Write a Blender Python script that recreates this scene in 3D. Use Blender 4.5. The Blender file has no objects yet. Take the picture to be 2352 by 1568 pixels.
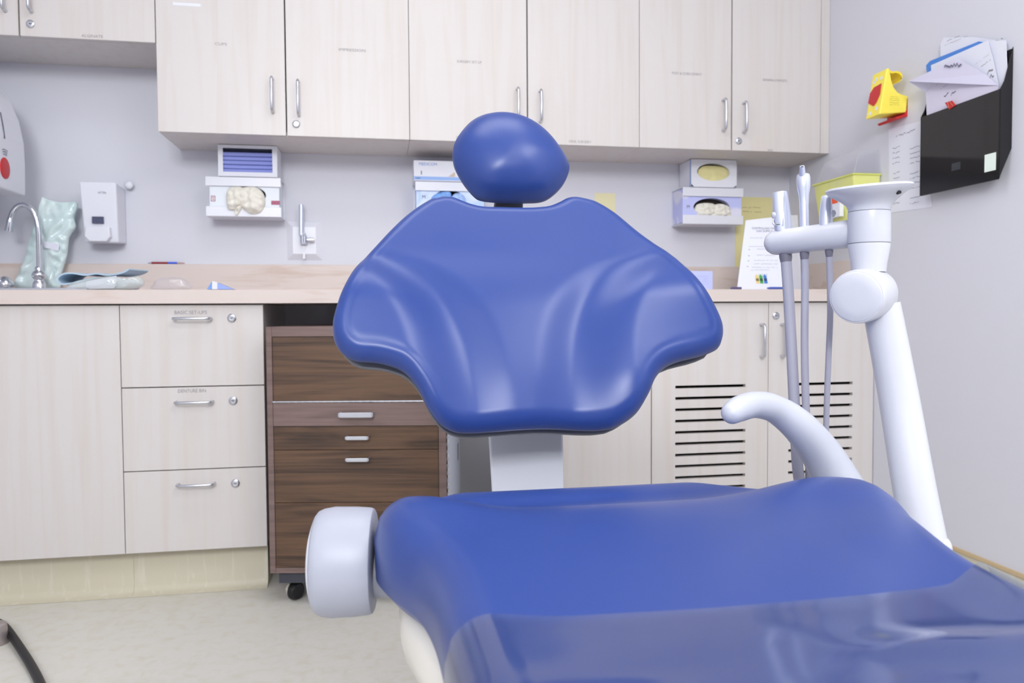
import bpy, bmesh, math, random
import numpy as np
from mathutils import Vector, Matrix, noise
random.seed(4)
SC = bpy.context.scene
COL = SC.collection
# ---------------------------------------------------------------- camera
F, YAW, PIT, ROLL, CD, CH = 1747.77, 9.96, 2.119, -0.3575, 2.361, .8407
def _basis():
    y, p, r = map(math.radians, (YAW, PIT, ROLL))
    right = Vector((math.cos(y), -math.sin(y), 0)); fwd = Vector((math.sin(y), math.cos(y), 0)); up = Vector((0, 0, 1))
    fw = math.cos(p)*fwd - math.sin(p)*up; u = math.sin(p)*fwd + math.cos(p)*up
    return math.cos(r)*right + math.sin(r)*u, -math.sin(r)*right + math.cos(r)*u, fw
CR, CU, CW = _basis()
CC = Vector((0, -CD, CH))
def ray(px, py): return CR*((px-1176)/F) - CU*((py-784)/F) + CW
def P(px, py, d): return CC + ray(px, py)*d
def onax(px, py, ax, v):
    r = ray(px, py); return CC + r*((v-CC[ax])/r[ax])
def onX(px, py, v): return onax(px, py, 0, v)
def onY(px, py, v): return onax(px, py, 1, v)
def onZ(px, py, v): return onax(px, py, 2, v)
cam = bpy.data.cameras.new('camera'); camo = bpy.data.objects.new('camera', cam); COL.objects.link(camo)
cam.sensor_fit = 'HORIZONTAL'; cam.sensor_width = 36; cam.lens = F/2352*36
cam.clip_start = .02; cam.clip_end = 30
M = Matrix((CR, CU, -CW)).transposed().to_4x4(); M.translation = CC; camo.matrix_world = M
cam.dof.use_dof = True; cam.dof.focus_distance = 1.2; cam.dof.aperture_fstop = 7.0
SC.camera = camo
# ---------------------------------------------------------------- materials
def lin(c):
    return tuple(((v/255)/12.92 if v <= 10.3 else ((v/255+.055)/1.055)**2.4) for v in c) + (1,)
def mat(name, col, rough=.5, metal=0, spec=.5, noise=None, bump=None, coat=0, trans=0, alpha=1, ior=1.45):
    """noise=(srgb2, scale xyz, lo, hi, detail) blends a second colour; bump=(scale, strength, distance)."""
    m = bpy.data.materials.new(name); m.use_nodes = True
    nt = m.node_tree; b = nt.nodes['Principled BSDF']
    b.inputs['Base Color'].default_value = lin(col); b.inputs['Roughness'].default_value = rough
    b.inputs['Metallic'].default_value = metal; b.inputs['Specular IOR Level'].default_value = spec
    b.inputs['Coat Weight'].default_value = coat; b.inputs['Transmission Weight'].default_value = trans
    b.inputs['Alpha'].default_value = alpha; b.inputs['IOR'].default_value = ior
    tc = nt.nodes.new('ShaderNodeTexCoord')
    if noise:
        c2, sc, lo, hi, det = noise
        mp = nt.nodes.new('ShaderNodeMapping'); mp.inputs['Scale'].default_value = sc
        n = nt.nodes.new('ShaderNodeTexNoise'); n.inputs['Scale'].default_value = 1; n.inputs['Detail'].default_value = det
        n.inputs['Distortion'].default_value = .6
        r = nt.nodes.new('ShaderNodeMapRange'); r.inputs['From Min'].default_value = lo; r.inputs['From Max'].default_value = hi
        mx = nt.nodes.new('ShaderNodeMix'); mx.data_type = 'RGBA'
        mx.inputs['A'].default_value = lin(col); mx.inputs['B'].default_value = lin(c2)
        L = nt.links.new
        L(tc.outputs['Object'], mp.inputs['Vector']); L(mp.outputs['Vector'], n.inputs['Vector'])
        L(n.outputs['Fac'], r.inputs['Value']); L(r.outputs['Result'], mx.inputs['Factor'])
        L(mx.outputs['Result'], b.inputs['Base Color'])
    if bump:
        n2 = nt.nodes.new('ShaderNodeTexNoise'); n2.inputs['Scale'].default_value = bump[0]; n2.inputs['Detail'].default_value = 3
        bp = nt.nodes.new('ShaderNodeBump'); bp.inputs['Strength'].default_value = bump[1]; bp.inputs['Distance'].default_value = bump[2]
        nt.links.new(tc.outputs['Object'], n2.inputs['Vector']); nt.links.new(n2.outputs['Fac'], bp.inputs['Height'])
        nt.links.new(bp.outputs['Normal'], b.inputs['Normal'])
    return m
def clear(name, tint, opac, milk, rough=.08, gloss=.2):
    """thin clear plastic: see-through film with a milky share and a glossy share"""
    m = bpy.data.materials.new(name); m.use_nodes = True; nt = m.node_tree; nt.nodes.remove(nt.nodes['Principled BSDF'])
    out = nt.nodes['Material Output']; N = nt.nodes.new; L = nt.links.new
    t = N('ShaderNodeBsdfTransparent'); t.inputs['Color'].default_value = lin(tint)
    d = N('ShaderNodeBsdfDiffuse'); d.inputs['Color'].default_value = lin(milk)
    g = N('ShaderNodeBsdfGlossy'); g.inputs['Roughness'].default_value = rough; g.inputs['Color'].default_value = (1, 1, 1, 1)
    a = N('ShaderNodeMixShader'); a.inputs[0].default_value = opac
    f = N('ShaderNodeFresnel'); f.inputs['IOR'].default_value = 1.45
    mt = N('ShaderNodeMath'); mt.operation = 'MULTIPLY_ADD'; mt.inputs[1].default_value = 1.0; mt.inputs[2].default_value = gloss*.1
    c = N('ShaderNodeMixShader')
    ge = N('ShaderNodeNewGeometry'); bf = N('ShaderNodeMath'); bf.operation = 'SUBTRACT'; bf.inputs[0].default_value = 1
    mm = N('ShaderNodeMath'); mm.operation = 'MULTIPLY'
    L(ge.outputs['Backfacing'], bf.inputs[1]); L(mt.outputs[0], mm.inputs[0]); L(bf.outputs[0], mm.inputs[1])
    L(t.outputs[0], a.inputs[1]); L(d.outputs[0], a.inputs[2]); L(f.outputs[0], mt.inputs[0]); L(mm.outputs[0], c.inputs[0])
    L(a.outputs[0], c.inputs[1]); L(g.outputs[0], c.inputs[2]); L(c.outputs[0], out.inputs['Surface'])
    return m
def walnut(name, dark, light):
    m = bpy.data.materials.new(name); m.use_nodes = True; nt = m.node_tree; b = nt.nodes['Principled BSDF']; N = nt.nodes.new; L = nt.links.new
    b.inputs['Roughness'].default_value = .42
    tc = N('ShaderNodeTexCoord'); mp = N('ShaderNodeMapping'); mp.inputs['Scale'].default_value = (.9, .9, 11)
    n = N('ShaderNodeTexNoise'); n.inputs['Scale'].default_value = 1.4; n.inputs['Detail'].default_value = 5; n.inputs['Distortion'].default_value = 1.3
    mp2 = N('ShaderNodeMapping'); mp2.inputs['Scale'].default_value = (4, 4, 210)
    n2 = N('ShaderNodeTexNoise'); n2.inputs['Scale'].default_value = 1; n2.inputs['Detail'].default_value = 4
    w = N('ShaderNodeMath'); w.operation = 'MULTIPLY'; w.inputs[1].default_value = 17
    s = N('ShaderNodeMath'); s.operation = 'SINE'
    a = N('ShaderNodeMath'); a.operation = 'MULTIPLY_ADD'; a.inputs[1].default_value = .18; a.inputs[2].default_value = .14
    a2 = N('ShaderNodeMath'); a2.operation = 'MULTIPLY_ADD'; a2.inputs[1].default_value = .75
    r = N('ShaderNodeValToRGB'); r.color_ramp.elements[0].position = .25; r.color_ramp.elements[0].color = lin(dark)
    r.color_ramp.elements[1].position = .78; r.color_ramp.elements[1].color = lin(light)
    L(tc.outputs['Object'], mp.inputs['Vector']); L(mp.outputs[0], n.inputs['Vector']); L(tc.outputs['Object'], mp2.inputs['Vector']); L(mp2.outputs[0], n2.inputs['Vector'])
    L(n.outputs['Fac'], w.inputs[0]); L(w.outputs[0], s.inputs[0]); L(s.outputs[0], a.inputs[0])
    L(n2.outputs['Fac'], a2.inputs[0]); L(a.outputs[0], a2.inputs[2]); L(a2.outputs[0], r.inputs['Fac']); L(r.outputs['Color'], b.inputs['Base Color'])
    return m
m_wall = mat('painted_wall', (211, 212, 221), .7, bump=(260, .06, .001))
m_ceil = mat('ceiling_paint', (240, 240, 240), .8)
m_maple = mat('maple_laminate', (206, 201, 199), .38, noise=((201, 193, 187), (30, 30, 1.4), .46, .8, 4))
m_count = mat('counter_laminate', (209, 197, 191), .35, noise=((192, 170, 158), (3.2, 16, 26), .54, .76, 5))
m_floor = mat('vinyl_floor', (212, 210, 203), .42, noise=((204, 199, 184), (30, 30, 30), .45, .8, 6))
m_cove = mat('vinyl_cove', (203, 197, 177), .45, noise=((215, 210, 195), (55, 55, 7), .55, .75, 5))
m_captrim = mat('cove_cap', (196, 174, 138), .5)
m_kick = mat('dark_gap', (58, 50, 44), .7)
m_dark = mat('interior_shade', (40, 33, 27), .8)  # dark tone painted in for shade inside cabinet, cartons and keyholes
m_steel = mat('brushed_steel', (205, 207, 214), .28, 1)
m_chrome = mat('chrome', (225, 228, 235), .08, 1)
m_blue = mat('blue_vinyl', (42, 66, 134), .34, spec=.5, bump=(900, .05, .0006))
m_white = mat('white_plastic', (222, 224, 233), .3)
m_grey = mat('light_grey_plastic', (164, 167, 180), .42)
m_shell = mat('grey_shell', (112, 114, 120), .5)
m_cream = mat('cream_shell', (226, 222, 212), .4)
m_hose = mat('grey_hose', (160, 160, 175), .5)
m_hosec = mat('dark_hose_collar', (112, 110, 124), .5)
m_black = mat('black_rubber', (24, 24, 27), .45)
m_gloss = mat('black_gloss_plastic', (20, 20, 22), .07, spec=.6)
m_seam = mat('dark_seam', (70, 72, 78), .6)
m_paper = mat('white_paper', (224, 226, 238), .8)
m_card = mat('white_card', (226, 228, 238), .55)
m_ink = mat('grey_ink', (140, 137, 142), .8)
m_ink2 = mat('dark_ink', (95, 96, 112), .8)
m_yel = mat('yellow_paper', (222, 214, 158), .8)
m_note = mat('yellow_note', (226, 220, 180), .8)
m_glove = mat('cream_latex', (226, 223, 212), .6)
m_walnut = walnut('walnut_veneer', (54, 39, 29), (100, 74, 54))
m_walfr = walnut('walnut_edge', (98, 80, 76), (122, 102, 97))
m_silver = mat('satin_silver', (206, 211, 226), .33, .55)
m_gwhite = mat('gloss_white_plastic', (200, 202, 211), .26)
m_red = mat('red_plastic', (196, 40, 44), .4)
# ---------------------------------------------------------------- object helpers
def root_of(o):
    while o.parent: o = o.parent
    return o
def tag(o, label, cat, group=None):
    o['label'] = label; o['category'] = cat
    if group: o['group'] = group
    return o
def thing(name, label, cat, loc=(0, 0, 0), group=None):
    o = bpy.data.objects.new(name, None); o.empty_display_size = .05; COL.objects.link(o); o.location = loc
    return tag(o, label, cat, group)
def obj(name, bm, m, parent=None, smooth=False, bevel=0, label=None, seg=2, org=None):
    """world-space bmesh -> ONE mesh object; its origin sits at its thing's base"""
    me = bpy.data.meshes.new(name)
    bmesh.ops.recalc_face_normals(bm, faces=bm.faces)
    off = Vector(root_of(parent).location) if parent else (Vector(org) if org else Vector((0, 0, 0)))
    bmesh.ops.translate(bm, verts=bm.verts, vec=-off)
    bm.to_mesh(me); bm.free()
    o = bpy.data.objects.new(name, me); COL.objects.link(o); me.materials.append(m)
    if parent: o.parent = parent
    elif org: o.location = off
    if smooth:
        for f in me.polygons: f.use_smooth = True
    if bevel:
        b = o.modifiers.new('bevel', 'BEVEL'); b.width = bevel; b.segments = seg; b.limit_method = 'ANGLE'; b.angle_limit = math.radians(40)
    if smooth == 'auto':
        for f in me.polygons: f.use_smooth = True
        e = o.modifiers.new('edges', 'EDGE_SPLIT'); e.split_angle = math.radians(38)
    if label: o['label'] = label
    return o
def struct(name, bm, m, **k):
    o = obj(name, bm, m, **k); o['kind'] = 'structure'; return o
def B(): return bmesh.new()
def box(bm, x0, x1, y0, y1, z0, z1):
    return hexa(bm, [(x0, y0, z0), (x1, y0, z0), (x1, y1, z0), (x0, y1, z0), (x0, y0, z1), (x1, y0, z1), (x1, y1, z1), (x0, y1, z1)])
def hexa(bm, pts):
    v = [bm.verts.new(p) for p in pts]
    for f in ((0, 3, 2, 1), (4, 5, 6, 7), (0, 1, 5, 4), (1, 2, 6, 5), (2, 3, 7, 6), (3, 0, 4, 7)): bm.faces.new([v[i] for i in f])
    return v
def obox(bm, o, ax, ay, az, x0, x1, y0, y1, z0, z1):
    """box in a local frame"""
    hexa(bm, [o+ax*a+ay*b+az*c for c in (z0, z1) for a, b in ((x0, y0), (x1, y0), (x1, y1), (x0, y1))])
def frame_of(t, hint=None):
    t = t.normalized(); h = hint or (Vector((0, 0, 1)) if abs(t.z) < .9 else Vector((1, 0, 0)))
    n = (h - t*h.dot(t)).normalized(); return t, n, t.cross(n)
def spline(pts, n=8):
    pts = [Vector(p) for p in pts]; out = []
    for i in range(len(pts)-1):
        a = pts[max(i-1, 0)]; b = pts[i]; c = pts[i+1]; d = pts[min(i+2, len(pts)-1)]
        for k in range(n):
            t = k/n; out.append(.5*((2*b) + (c-a)*t + (2*a-5*b+4*c-d)*t*t + (3*b-a-3*c+d)*t**3))
    out.append(pts[-1]); return out
def lerp_list(vals, n):
    x = np.linspace(0, len(vals)-1, n); return np.interp(x, range(len(vals)), vals)
def tube(bm, pts, rad, seg=14, cap='flat', hint=None, flat=1.0):
    """sweep a circle (or an ellipse, flat = ratio along the hint axis); rad is a number or a list along the path"""
    pts = [Vector(p) for p in pts]; n = len(pts)
    rs = lerp_list(rad, n) if hasattr(rad, '__len__') else [rad]*n
    tang = [(pts[min(i+1, n-1)]-pts[max(i-1, 0)]).normalized() for i in range(n)]
    rows = []
    if cap == 'round':
        t0, t1 = tang[0], tang[-1]
        ex = [(a, math.cos(a), math.sin(a)) for a in (1.45, 1.1, .75, .38)]
        pts = [pts[0]-t0*rs[0]*s for a, c, s in ex] + pts + [pts[-1]+t1*rs[-1]*s for a, c, s in reversed(ex)]
        rs = [rs[0]*c for a, c, s in ex] + list(rs) + [rs[-1]*c for a, c, s in reversed(ex)]
        tang = [t0]*4 + tang + [t1]*4
    nrm = frame_of(tang[0], hint)[1]
    for p, t, r in zip(pts, tang, rs):
        nrm = (nrm - t*nrm.dot(t)).normalized(); bn = t.cross(nrm)
        rows.append([bm.verts.new(p + (nrm*math.cos(2*math.pi*k/seg)*flat + bn*math.sin(2*math.pi*k/seg))*r) for k in range(seg)])
    skin(bm, rows, True, True)
def skin(bm, rows, closed=True, caps=True):
    for a, b in zip(rows, rows[1:]):
        n = len(a)
        for k in range(n if closed else n-1): bm.faces.new((a[k], a[(k+1) % n], b[(k+1) % n], b[k]))
    if caps and closed:
        bm.faces.new(list(reversed(rows[0]))); bm.faces.new(rows[-1])
def lathe(bm, o, axis, prof, seg=28, hint=None, sx=1.0):
    """prof: (distance along axis, radius) pairs from o"""
    t, n, b = frame_of(Vector(axis), hint); o = Vector(o)
    rows = [[bm.verts.new(o + t*h + (n*math.cos(2*math.pi*k/seg)*sx + b*math.sin(2*math.pi*k/seg))*max(r, 1e-4)) for k in range(seg)] for h, r in prof]
    skin(bm, rows)
def prism(bm, pts, vec):
    """polygon (3D points) pushed along vec"""
    a = [bm.verts.new(p) for p in pts]; b = [bm.verts.new(Vector(p)+Vector(vec)) for p in pts]; n = len(a)
    bm.faces.new(list(reversed(a))); bm.faces.new(b)
    for k in range(n): bm.faces.new((a[k], a[(k+1) % n], b[(k+1) % n], b[k]))
def pillow(bm, outl, o, ux, uy, nz, tf, tb, rings=14, per=96, pw=2.4, wr=0, wsc=30, center=None):
    """cushion over a star-shaped outline given as (u, v) pairs in the frame o, ux, uy; nz points to the viewer"""
    pl = spline([Vector((a, b, 0)) for a, b in list(outl)+[outl[0]]], 10)
    L = [0]
    for a, b in zip(pl, pl[1:]): L.append(L[-1]+(b-a).length)
    s = np.linspace(0, L[-1], per, endpoint=False)
    us = np.interp(s, L, [p.x for p in pl]); vs = np.interp(s, L, [p.y for p in pl])
    cx, cy = center or (float(us.mean()), float(vs.mean()))
    def pt(rho, k, side):
        u = cx+(us[k]-cx)*rho; v = cy+(vs[k]-cy)*rho
        h = max(0, 1-rho**pw)**.5
        w = noise.noise(Vector((u*wsc, v*wsc, side*3.1)))*wr*min(1, h*2) if wr else 0
        return o+ux*u+uy*v+nz*((tf*h if side > 0 else -tb*h)+w)
    rr = [math.sin(.5*math.pi*(i/rings)) for i in range(rings+1)]
    c0 = bm.verts.new(pt(0, 0, 1)); c1 = bm.verts.new(pt(0, 0, -1))
    f = [[bm.verts.new(pt(r, k, 1)) for k in range(per)] for r in rr[1:]]
    g = [[bm.verts.new(pt(r, k, -1)) for k in range(per)] for r in rr[1:-1]]
    for k in range(per):
        j = (k+1) % per
        bm.faces.new((c0, f[0][k], f[0][j])); bm.faces.new((c1, g[0][j], g[0][k]))
        for a, b in zip(f, f[1:]): bm.faces.new((a[k], b[k], b[j], a[j]))
        for a, b in zip(g, g[1:]): bm.faces.new((a[j], b[j], b[k], a[k]))
        bm.faces.new((g[-1][j], f[-1][j], f[-1][k], g[-1][k]))
def text(name, s, o, ux, uy, h, m, parent, sp=1.0, center=False, width=None):
    """flat printed lettering: o = lower left (or lower middle), h = cap height"""
    cu = bpy.data.curves.new('t', 'FONT'); cu.body = s; cu.size = h/.72; cu.space_character = sp; cu.resolution_u = 2
    if center: cu.align_x = 'CENTER'
    to = bpy.data.objects.new('t', cu); COL.objects.link(to)
    me = bpy.data.meshes.new_from_object(to.evaluated_get(bpy.context.evaluated_depsgraph_get()))
    bpy.data.objects.remove(to); bpy.data.curves.remove(cu)
    k = 1
    if width and me.vertices:
        xs = [v.co.x for v in me.vertices]; k = width/(max(xs)-min(xs))
    off = Vector(root_of(parent).location) if parent else Vector((0, 0, 0))
    for v in me.vertices: v.co = Vector(o)+Vector(ux)*v.co.x*k+Vector(uy)*v.co.y-off
    t = bpy.data.objects.new(name, me); me.materials.append(m); COL.objects.link(t); t.parent = parent
    return t
def scribble(bm, o, ux, uy, n, w, h=.002, nz=Vector((0, 0, 0)), seed=0):
    """a line of illegible handwriting as a thin flat stroke"""
    r = random.Random(seed); up = []
    pts = [o+ux*(w*i/n)+uy*(r.uniform(-1, 1)*h) for i in range(n+1)]
    t = h*.4
    for a, b in zip(pts, pts[1:]):
        if r.random() < .14: continue
        v = [bm.verts.new(q+nz) for q in (a-uy*t, b-uy*t, b+uy*t, a+uy*t)]; bm.faces.new(v)
def smooth(a, b, x):
    t = min(1, max(0, (x-a)/(b-a))); return t*t*(3-2*t)
X1, Y1, Z1 = Vector((1, 0, 0)), Vector((0, 1, 0)), Vector((0, 0, 1))
# ---------------------------------------------------------------- room shell
XL, XR, YB, YR, ZC = -1.36, 1.681, .5617, -5.4, 2.62
bm = B(); box(bm, XL-.1, XR+.1, YR-.1, YB+.1, -.1, 0); struct('floor', bm, m_floor)
bm = B(); box(bm, XL-.1, XR+.1, YR-.1, YB+.1, ZC, ZC+.1); struct('ceiling', bm, m_ceil)
bm = B(); box(bm, XL-.1, XR+.1, YB, YB+.1, 0, ZC); struct('wall_back', bm, m_wall)
bm = B(); box(bm, XR, XR+.1, YR, YB, 0, ZC); struct('wall_right', bm, m_wall)
bm = B(); box(bm, XL-.1, XL, YR, YB, 0, ZC); struct('wall_left', bm, m_wall)
bm = B(); box(bm, XL-.1, XR+.1, YR-.1, YR, 0, ZC); struct('wall_rear', bm, mat('rear_wall_darkened', (96, 92, 92), .6))  # unseen wall, darkened to cut bounce light and deepen contrast
# sheet-vinyl cove turned up the right wall, with its cap strip
bm = B()
prof = [(0, .0), (-.03, .0005), (-.016, .004), (-.007, .012), (-.002, .026), (-.0015, .130), (0, .130)]
prism(bm, [Vector((XR+a, YR, b)) for a, b in prof], (0, -YR-.001, 0)); struct('baseboard_right', bm, m_cove, smooth='auto')
bm = B(); box(bm, XR-.006, XR, YR, -.001, .130, .140); struct('trim_1', bm, m_captrim)
# ---------------------------------------------------------------- cabinets
def panel(bm, x0, x1, z0, z1, y0, y1): box(bm, x0, x1, y0, y1, z0, z1)
def carcass(bm, x0, x1, y0, y1, z0, z1, t=.016, shelf=()):
    box(bm, x0, x0+t, y0, y1, z0, z1); box(bm, x1-t, x1, y0, y1, z0, z1)
    box(bm, x0+t, x1-t, y0, y1, z0, z0+t); box(bm, x0+t, x1-t, y0, y1, z1-t, z1); box(bm, x0+t, x1-t, y1-.006, y1, z0+t, z1-t)
def d_handle(parent, a, b, y, out=-1, r=.0042, st=.030):
    """bent-wire pull between a and b (x, z pairs) on a face at depth y"""
    A = Vector((a[0], y, a[1])); Bq = Vector((b[0], y, b[1])); n = Vector((0, out, 0)); d = (Bq-A).normalized()
    bm = B(); pts = [A, A+n*(st-.008), A+n*(st-.003)+d*.003, A+n*st+d*.009, Bq+n*st-d*.009, Bq+n*(st-.003)-d*.003, Bq+n*(st-.008), Bq]
    tube(bm, pts, r, 10); return obj('handle', bm, m_steel, parent, smooth='auto')
def lock(parent, x, z, y):
    bm = B(); lathe(bm, (x, y, z), (0, -1, 0), [(0, .0125), (.003, .0125), (.0055, .010), (.006, .0075), (.0045, .007)], 22)
    k = obj('lock', bm, m_steel, parent, smooth='auto')
    bm = B(); box(bm, x-.0035, x+.0035, y-.0056, y-.0044, z-.001, z+.001); bmesh_join(k, bm, m_dark)
def bmesh_join(o, bm, m):
    """add a small extra piece with its own material to an existing mesh"""
    off = Vector(root_of(o).location); bmesh.ops.translate(bm, verts=bm.verts, vec=-off)
    b2 = bmesh.new(); b2.from_mesh(o.data); o.data.materials.append(m); idx = len(o.data.materials)-1
    vs = [b2.verts.new(v.co) for v in bm.verts]; bm.verts.index_update()
    for f in bm.faces:
        nf = b2.faces.new([vs[v.index] for v in f.verts]); nf.material_index = idx
    b2.to_mesh(o.data); b2.free(); bm.free()
U0, UZ = .278, 1.4344
GAP = .0016
def upper(label, x0, x1, xm, z0, doors, right_fill=0, group='wall cabinets'):
    t = thing('wall_cabinet', label, 'cabinet', ((x0+x1)/2, YB, z0), group)
    bm = B(); carcass(bm, x0+.0006, x1-.0006, U0+.0195, YB-.001, z0, ZC-.35)
    obj('carcass', bm, m_maple, t)
    spans = [(x0, xm), (xm, x1-right_fill)]
    for (a, b), d in zip(spans, doors):
        g = .0022
        bm = B(); box(bm, a+(g if a == xm else .0009), b-(g if b == xm else .0009), U0, U0+.018, z0, ZC-.352)
        dr = obj('door', bm, m_maple, t, bevel=.0008, seg=1)
        for hx, za, zb in d.get('handle', []): d_handle(dr, (hx, za), (hx, zb), U0, r=.0048)
        for lx, lz in d.get('lock', []): lock(dr, lx, lz, U0)
        for s, px, py, wpx in d.get('text', []):
            p = onY(px, py, U0-.0004); text('lettering', s, p, X1, Z1, .009, m_ink, dr, center=True, width=wpx*2.72/F*1.02)
        for pa, pb in d.get('tag', []):
            a1 = onY(*pa, U0); b1 = onY(*pb, U0); q = B(); box(q, a1.x, b1.x, U0-.0008, U0, b1.z, a1.z); obj('label_strip', q, m_white, dr)
    if right_fill:
        bm = B(); box(bm, x1-right_fill+.001, x1, U0+.001, U0+.019, z0, ZC-.352); obj('filler_strip', bm, m_maple, t)
    return t
ux = [-.6925, -.2915, .114, .5237, .933, 1.2875, 1.644]
upper('high wall cabinet above the sink, shorter than its neighbours, lettered ALGINATE', -1.358, ux[0]-.001, -1.0925, 1.7164,
      [dict(handle=[(-1.128, 1.79, 1.90)]), dict(handle=[(-1.0535, 1.792, 1.90)], lock=[(-1.059, 1.754)], text=[('ALGINATE', 212, 86, 40)])])
upper('wall cabinet with pull handles meeting at its middle, above the mask box', ux[0], ux[2], ux[1], UZ,
      [dict(handle=[(-.334, 1.51, 1.618)], text=[('CUPS', 507, 104, 24)], tag=[((397, 5), (461, 16))]),
       dict(handle=[(-.251, 1.503, 1.612)], lock=[(-.26, 1.473)], text=[('IMPRESSION', 809, 118, 55)])])
upper('middle wall cabinet lettered SURGERY SET-UP, partly behind the blue headrest', ux[2], ux[4], ux[3], UZ,
      [dict(handle=[(.4865, 1.512, 1.62)], text=[('SURGERY SET-UP', 1078, 145, 54), ('ORAL', 1058, 318, 20)]),
       dict(handle=[(.5675, 1.512, 1.616)], text=[('ORAL SURGERY', 1332, 328, 52)])])
upper('wall cabinet in the corner, directly above the yellow mask box', ux[4], XR-.001, ux[5], UZ,
      [dict(handle=[(1.252, 1.506, 1.614)], text=[('POST & CORE-CEMENT', 1578, 172, 72)]),
       dict(handle=[(1.332, 1.502, 1.607)], lock=[(1.315, 1.469)], text=[('BONDING-COMPOSITE', 1780, 187, 60), ('MISC', 1770, 348, 14)])], right_fill=.036)
# ---- base run
BZ, CT = .1457, .875
t = thing('sink_cabinet', 'plain base cabinet front under the sink, left of the drawers', 'cabinet', (-1.05, YB, 0), 'base cabinets')
bm = B(); carcass(bm, XL+.001, -.736, .0195, YB-.001, BZ, CT-.002); obj('carcass', bm, m_maple, t)
bm = B(); box(bm, XL+.001, -.7365, 0, .018, BZ, CT-.004); obj('front_panel', bm, m_maple, t, bevel=.0008, seg=1)
def plinth(bm, x0, x1):
    pr = [(.075, .0), (.045, .0006), (.060, .004), (.068, .012), (.073, .026), (.0745, BZ-.001), (.5, BZ-.001), (.5, 0)]
    prism(bm, [Vector((x0, a, b)) for a, b in pr], (x1-x0, 0, 0))
bm = B(); plinth(bm, XL+.001, -.736); obj('plinth', bm, m_cove, t, smooth='auto')
t = thing('drawer_unit', 'base cabinet with three wide drawers, left of the walnut cart', 'cabinet', (-.536, YB, 0), 'base cabinets')
bm = B(); carcass(bm, -.735, -.3385, .0195, YB-.001, BZ, CT-.002); obj('carcass', bm, m_maple, t)
bm = B(); plinth(bm, -.7355, -.347); obj('plinth', bm, m_cove, t, smooth='auto')
for (z0, z1, hz, lx, lz, s) in ((.6327, CT-.004, .8315, -.426, .832, ('BASIC SET-UPS', 438, 721, 66)), (.3877, .6297, .587, -.427, .587, ('DENTURE BIN', 441, 901, 57)), (BZ, .3848, .3445, -.425, .340, None)):
    bm = B(); box(bm, -.7345, -.3375, 0, .018, z0, z1); dr = obj('drawer', bm, m_maple, t, bevel=.0008, seg=1)
    d_handle(dr, (-.584, hz), (-.484, hz), 0, r=.0045, st=.032)
    lock(dr, lx, lz, 0)
    if s:
        p = onY(s[1], s[2], -.0005); text('lettering', s[0], p, X1, Z1, .0105, m_ink, dr, center=True, width=s[3]*2.38/F)
t = thing('base_cabinet', 'plain base cabinet behind the chair column, without handles', 'cabinet', (.67, YB, 0), 'base cabinets')
bm = B(); carcass(bm, .466, .875, .0195, YB-.001, BZ, CT-.002); obj('carcass', bm, m_maple, t)
bm = B(); box(bm, .466, .8745, 0, .018, BZ, CT-.004); obj('front_panel', bm, m_maple, t, bevel=.0008, seg=1)
bm = B(); plinth(bm, .475, .875); obj('plinth', bm, m_cove, t, smooth='auto')
t = thing('louvered_cabinet', 'base cabinet with two slotted doors in the corner, behind the instrument hoses', 'cabinet', (1.28, YB, 0), 'base cabinets')
bm = B(); carcass(bm, .8765, XR-.001, .0195, YB-.001, BZ, CT-.002); obj('carcass', bm, m_dark, t)  # dark carcass colours in the shade seen through the door slots
bm = B(); plinth(bm, .8765, XR-.001); obj('plinth', bm, m_cove, t, smooth='auto')
def slotted(x0, x1, z0, z1, s0, s1, slots, h):
    """door with real slots cut through it"""
    bm = B(); box(bm, x0, s0, 0, .018, z0, z1); box(bm, s1, x1, 0, .018, z0, z1)
    e = sorted(slots); zz = z0
    for s in e: box(bm, s0, s1, 0, .018, zz, s-h/2); zz = s+h/2
    box(bm, s0, s1, 0, .018, zz, z1)
    bmesh.ops.remove_doubles(bm, verts=bm.verts, dist=1e-5)
    ins = [f for f in bm.faces if any(abs(f.calc_center_median().x-q) < 1e-5 for q in (s0, s1)) and f.calc_center_median().z and all(abs(v.co.x-s0) < 1e-5 or abs(v.co.x-s1) < 1e-5 for v in f.verts)]
    return bm
slots = [.595-.0375*i for i in range(11)]
dA = obj('door', slotted(.8775, 1.2857, BZ, CT-.004, .958, 1.206, slots, .0095), m_maple, t)
d_handle(dA, (1.2585, .692), (1.2585, .798), 0, r=.0048)
dB = obj('door', slotted(1.2878, XR-.003, BZ, CT-.004, 1.362, 1.600, slots, .0095), m_maple, t)
d_handle(dB, (1.3325, .692), (1.3325, .798), 0, r=.0048); lock(dB, 1.313, .827, 0)
# ---- worktop
t = thing('worktop', 'long pale maple worktop with splashback across the back wall', 'worktop', (.16, YB, CT))
bm = B(); y0 = -.02; sx0, sx1, sy0, sy1 = -1.30, -.86, .06, .40
box(bm, XL+.001, sx0, y0, YB-.001, CT, .915); box(bm, sx1, XR-.001, y0, YB-.001, CT, .915)
box(bm, sx0, sx1, y0, sy0, CT, .915); box(bm, sx0, sx1, sy1, YB-.001, CT, .915)
bmesh.ops.remove_doubles(bm, verts=bm.verts, dist=1e-5)
obj('top', bm, m_count, t)
bm = B(); box(bm, XL+.001, XR-.021, YB-.02, YB-.0005, .915, 1.0247); obj('splashback', bm, m_count, t, bevel=.002)
bm = B(); box(bm, XR-.02, XR-.0005, .0, YB-.0005, .915, 1.0247); obj('side_splash', bm, m_count, t, bevel=.002)
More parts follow.
